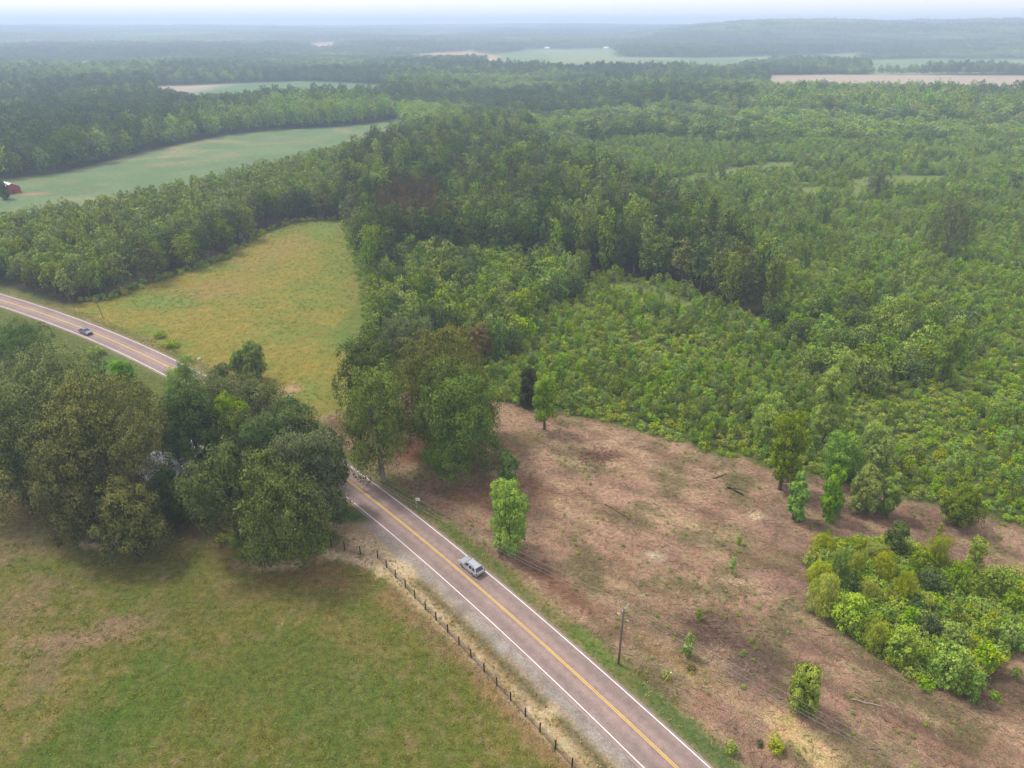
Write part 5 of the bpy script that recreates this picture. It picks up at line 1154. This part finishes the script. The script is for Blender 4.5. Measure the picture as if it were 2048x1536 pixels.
# ------------------------------------------------------------------ buildings
M_tin = mat_plain('tin_roof', (.3, .3, .31), .5, .3, .4, .12, 1.2); M_wood = mat_plain('brown_siding', (.2, .11, .06), .85, 0, .2, .2, 1); M_redw = mat_plain('red_siding', (.3, .05, .055), .8, 0, .2, .1, 1); M_whw = mat_plain('white_siding', (.7, .69, .67), .7, 0, .3, .06, 1); M_dkw = mat_plain('window_dark', (.03, .035, .04), .15, 0, .6, .02, 2); M_whroof = mat_plain('white_tin_roof', (.75, .76, .78), .45, .2, .4, .06, 1)
def house(name, lab, cat, pos, rz, L, Wd, wall, ridge, mw, mr, wins=2, ribs=True, z=0., chimney=False):
    e = empty(name, (pos[0], pos[1], z), rz); tag(e, lab, cat)
    m = MB(); x, y = L / 2, Wd / 2
    m.add([(-x, -y, -.3), (x, -y, -.3), (x, y, -.3), (-x, y, -.3), (-x, -y, wall), (x, -y, wall), (x, y, wall), (-x, y, wall), (-x, 0, ridge), (x, 0, ridge)], [(0, 1, 5, 4), (2, 3, 7, 6), (1, 2, 6, 9, 5), (3, 0, 4, 8, 7)]); wl = m.build('wall', mw, e)
    m = MB(); ov = .45; sl = (ridge - wall) / y
    for s in (-1, 1):
        a = (ridge + .06); b = wall - sl * ov + .06
        m.add([(-x - ov, 0, a), (x + ov, 0, a), (x + ov, s * (y + ov), b), (-x - ov, s * (y + ov), b), (-x - ov, 0, a + .1), (x + ov, 0, a + .1), (x + ov, s * (y + ov), b + .1), (-x - ov, s * (y + ov), b + .1)], [(0, 1, 2, 3), (4, 5, 6, 7), (0, 1, 5, 4), (1, 2, 6, 5), (2, 3, 7, 6), (3, 0, 4, 7)])
    rf_ = m.build('roof', mr, e)
    if ribs:
        m = MB(); k = int(L / .6)
        for q in range(k + 1):
            xx = -x - ov + .03 + (L + 2 * ov - .06) * q / k
            for s in (-1, 1):
                a = ridge + .16; b = wall - sl * ov + .16
                m.add([(xx - .025, 0, a), (xx + .025, 0, a), (xx + .025, s * (y + ov), b), (xx - .025, s * (y + ov), b), (xx, 0, a + .04), (xx, s * (y + ov), b + .04)], [(0, 4, 5, 3), (1, 2, 5, 4), (0, 1, 4), (3, 5, 2)])
        m.build('roof_rib', mr, rf_)
    for s in (-1, 1):
        for q in range(wins):
            xx = -x + L * (q + .5) / wins; m = MB(); m.box(xx - .5, xx + .5, s * y - .03, s * y + .03, wall * .38, wall * .8); w_ = m.build('window', M_dkw, wl)
    m = MB(); m.box(x - .02, x + .04, -.55, .55, 0, 2.1); m.build('door', M_dkw, e)
    if chimney: m = MB(); m.box(-.4, .4, .6, 1.3, ridge - 1.2, ridge + .9); m.build('chimney', M_wood, e)
    return e
ir = road_pos(560, 900); rz_road = math.atan2(RT[ir][1], RT[ir][0])
hp_ = P(336, 932, 4.0)
house('farm_house', 'brown house with grey tin roof tucked under the big oaks', 'house', hp_, math.radians(-42), 10.5, 7.5, 2.7, 5.0, M_wood, M_tin, 3)
sp_ = P(418, 868, 3.6)
house('shed', 'small white shed glimpsed through the grove behind the house', 'shed', sp_, math.radians(40), 7, 5, 2.5, 3.9, M_whw, M_whroof, 1)
bp_ = P(28, 387) - np.array([math.cos(-.6), math.sin(-.6)]) * 6
house('red_barn', 'red barn with white tin roof at the left end of the crop field', 'barn', bp_, -.6, 12, 7.5, 3.2, 5.2, M_redw, M_whroof, 0)
hero('broadleaf_tree', 'dark tree in front of the red barn roof', 'tree', (-6, 17, 360, 396), .5, 'deep', 4500, n=9)
for u, v, rz, lab in ((1094, 97, .3, 'white farmhouse far off at the edge of the pale pasture'), (1212, 97, .1, 'white house with trees at the right end of the pale pasture'), (172, 128, .2, 'pale house in woods in the far left distance'), (606, 91, 0, 'pale house by the stubble field in the distance')):
    a = P(u, v, 2); house('distant_house', lab, 'house', a, rz, 16, 10, 4, 7, M_whw, M_whroof, 2, False, float(terrain(a[0], a[1])))
# radio masts on the horizon
M_mast = mat_plain('mast_steel', (.35, .33, .33), .6, .4, .3, .05, .2)
for u, dd, top, lab in ((1482, 4300, 112, 'thin radio mast on the wooded ridge'), (1101, 5200, 116, 'thin radio mast on the horizon near the middle')):
    x = (u - 1024) / FPX * (dd * _c); y = dd; z0 = float(terrain(x, y)); m = MB()
    for k in range(3): a = k * 2.094; m.tube([(math.cos(a) * .9, math.sin(a) * .9, 0), (math.cos(a) * .7, math.sin(a) * .7, top - z0)], .22, 4)
    for q in np.arange(0, top - z0, 3.):
        for k in range(3): a = k * 2.094; b = a + 2.094; m.tube([(math.cos(a) * .8, math.sin(a) * .8, q), (math.cos(b) * .8, math.sin(b) * .8, q + 3)], .1, 3, False)
    o = m.build('radio_mast', M_mast, None, (x, y, z0)); tag(o, lab, 'mast')

# ------------------------------------------------------------------ haze: one box of even, pale air round everything
m, n, out = new_mat('summer_haze')
pv = N(n, 'ShaderNodeVolumePrincipled'); pv.inputs['Color'].default_value = (.62, .77, 1.0, 1); pv.inputs['Density'].default_value = 0.00031; pv.inputs['Anisotropy'].default_value = .15
n.links.new(pv.outputs[0], out.inputs['Volume'])
try: m.cycles.homogeneous_volume = True
except Exception: pass
mb = MB(); mb.box(-17000, 17000, -17000, 17000, -1.8, 140); o = mb.build('haze', m); tag(o, 'pale summer haze over the whole landscape', 'haze', kind='stuff')
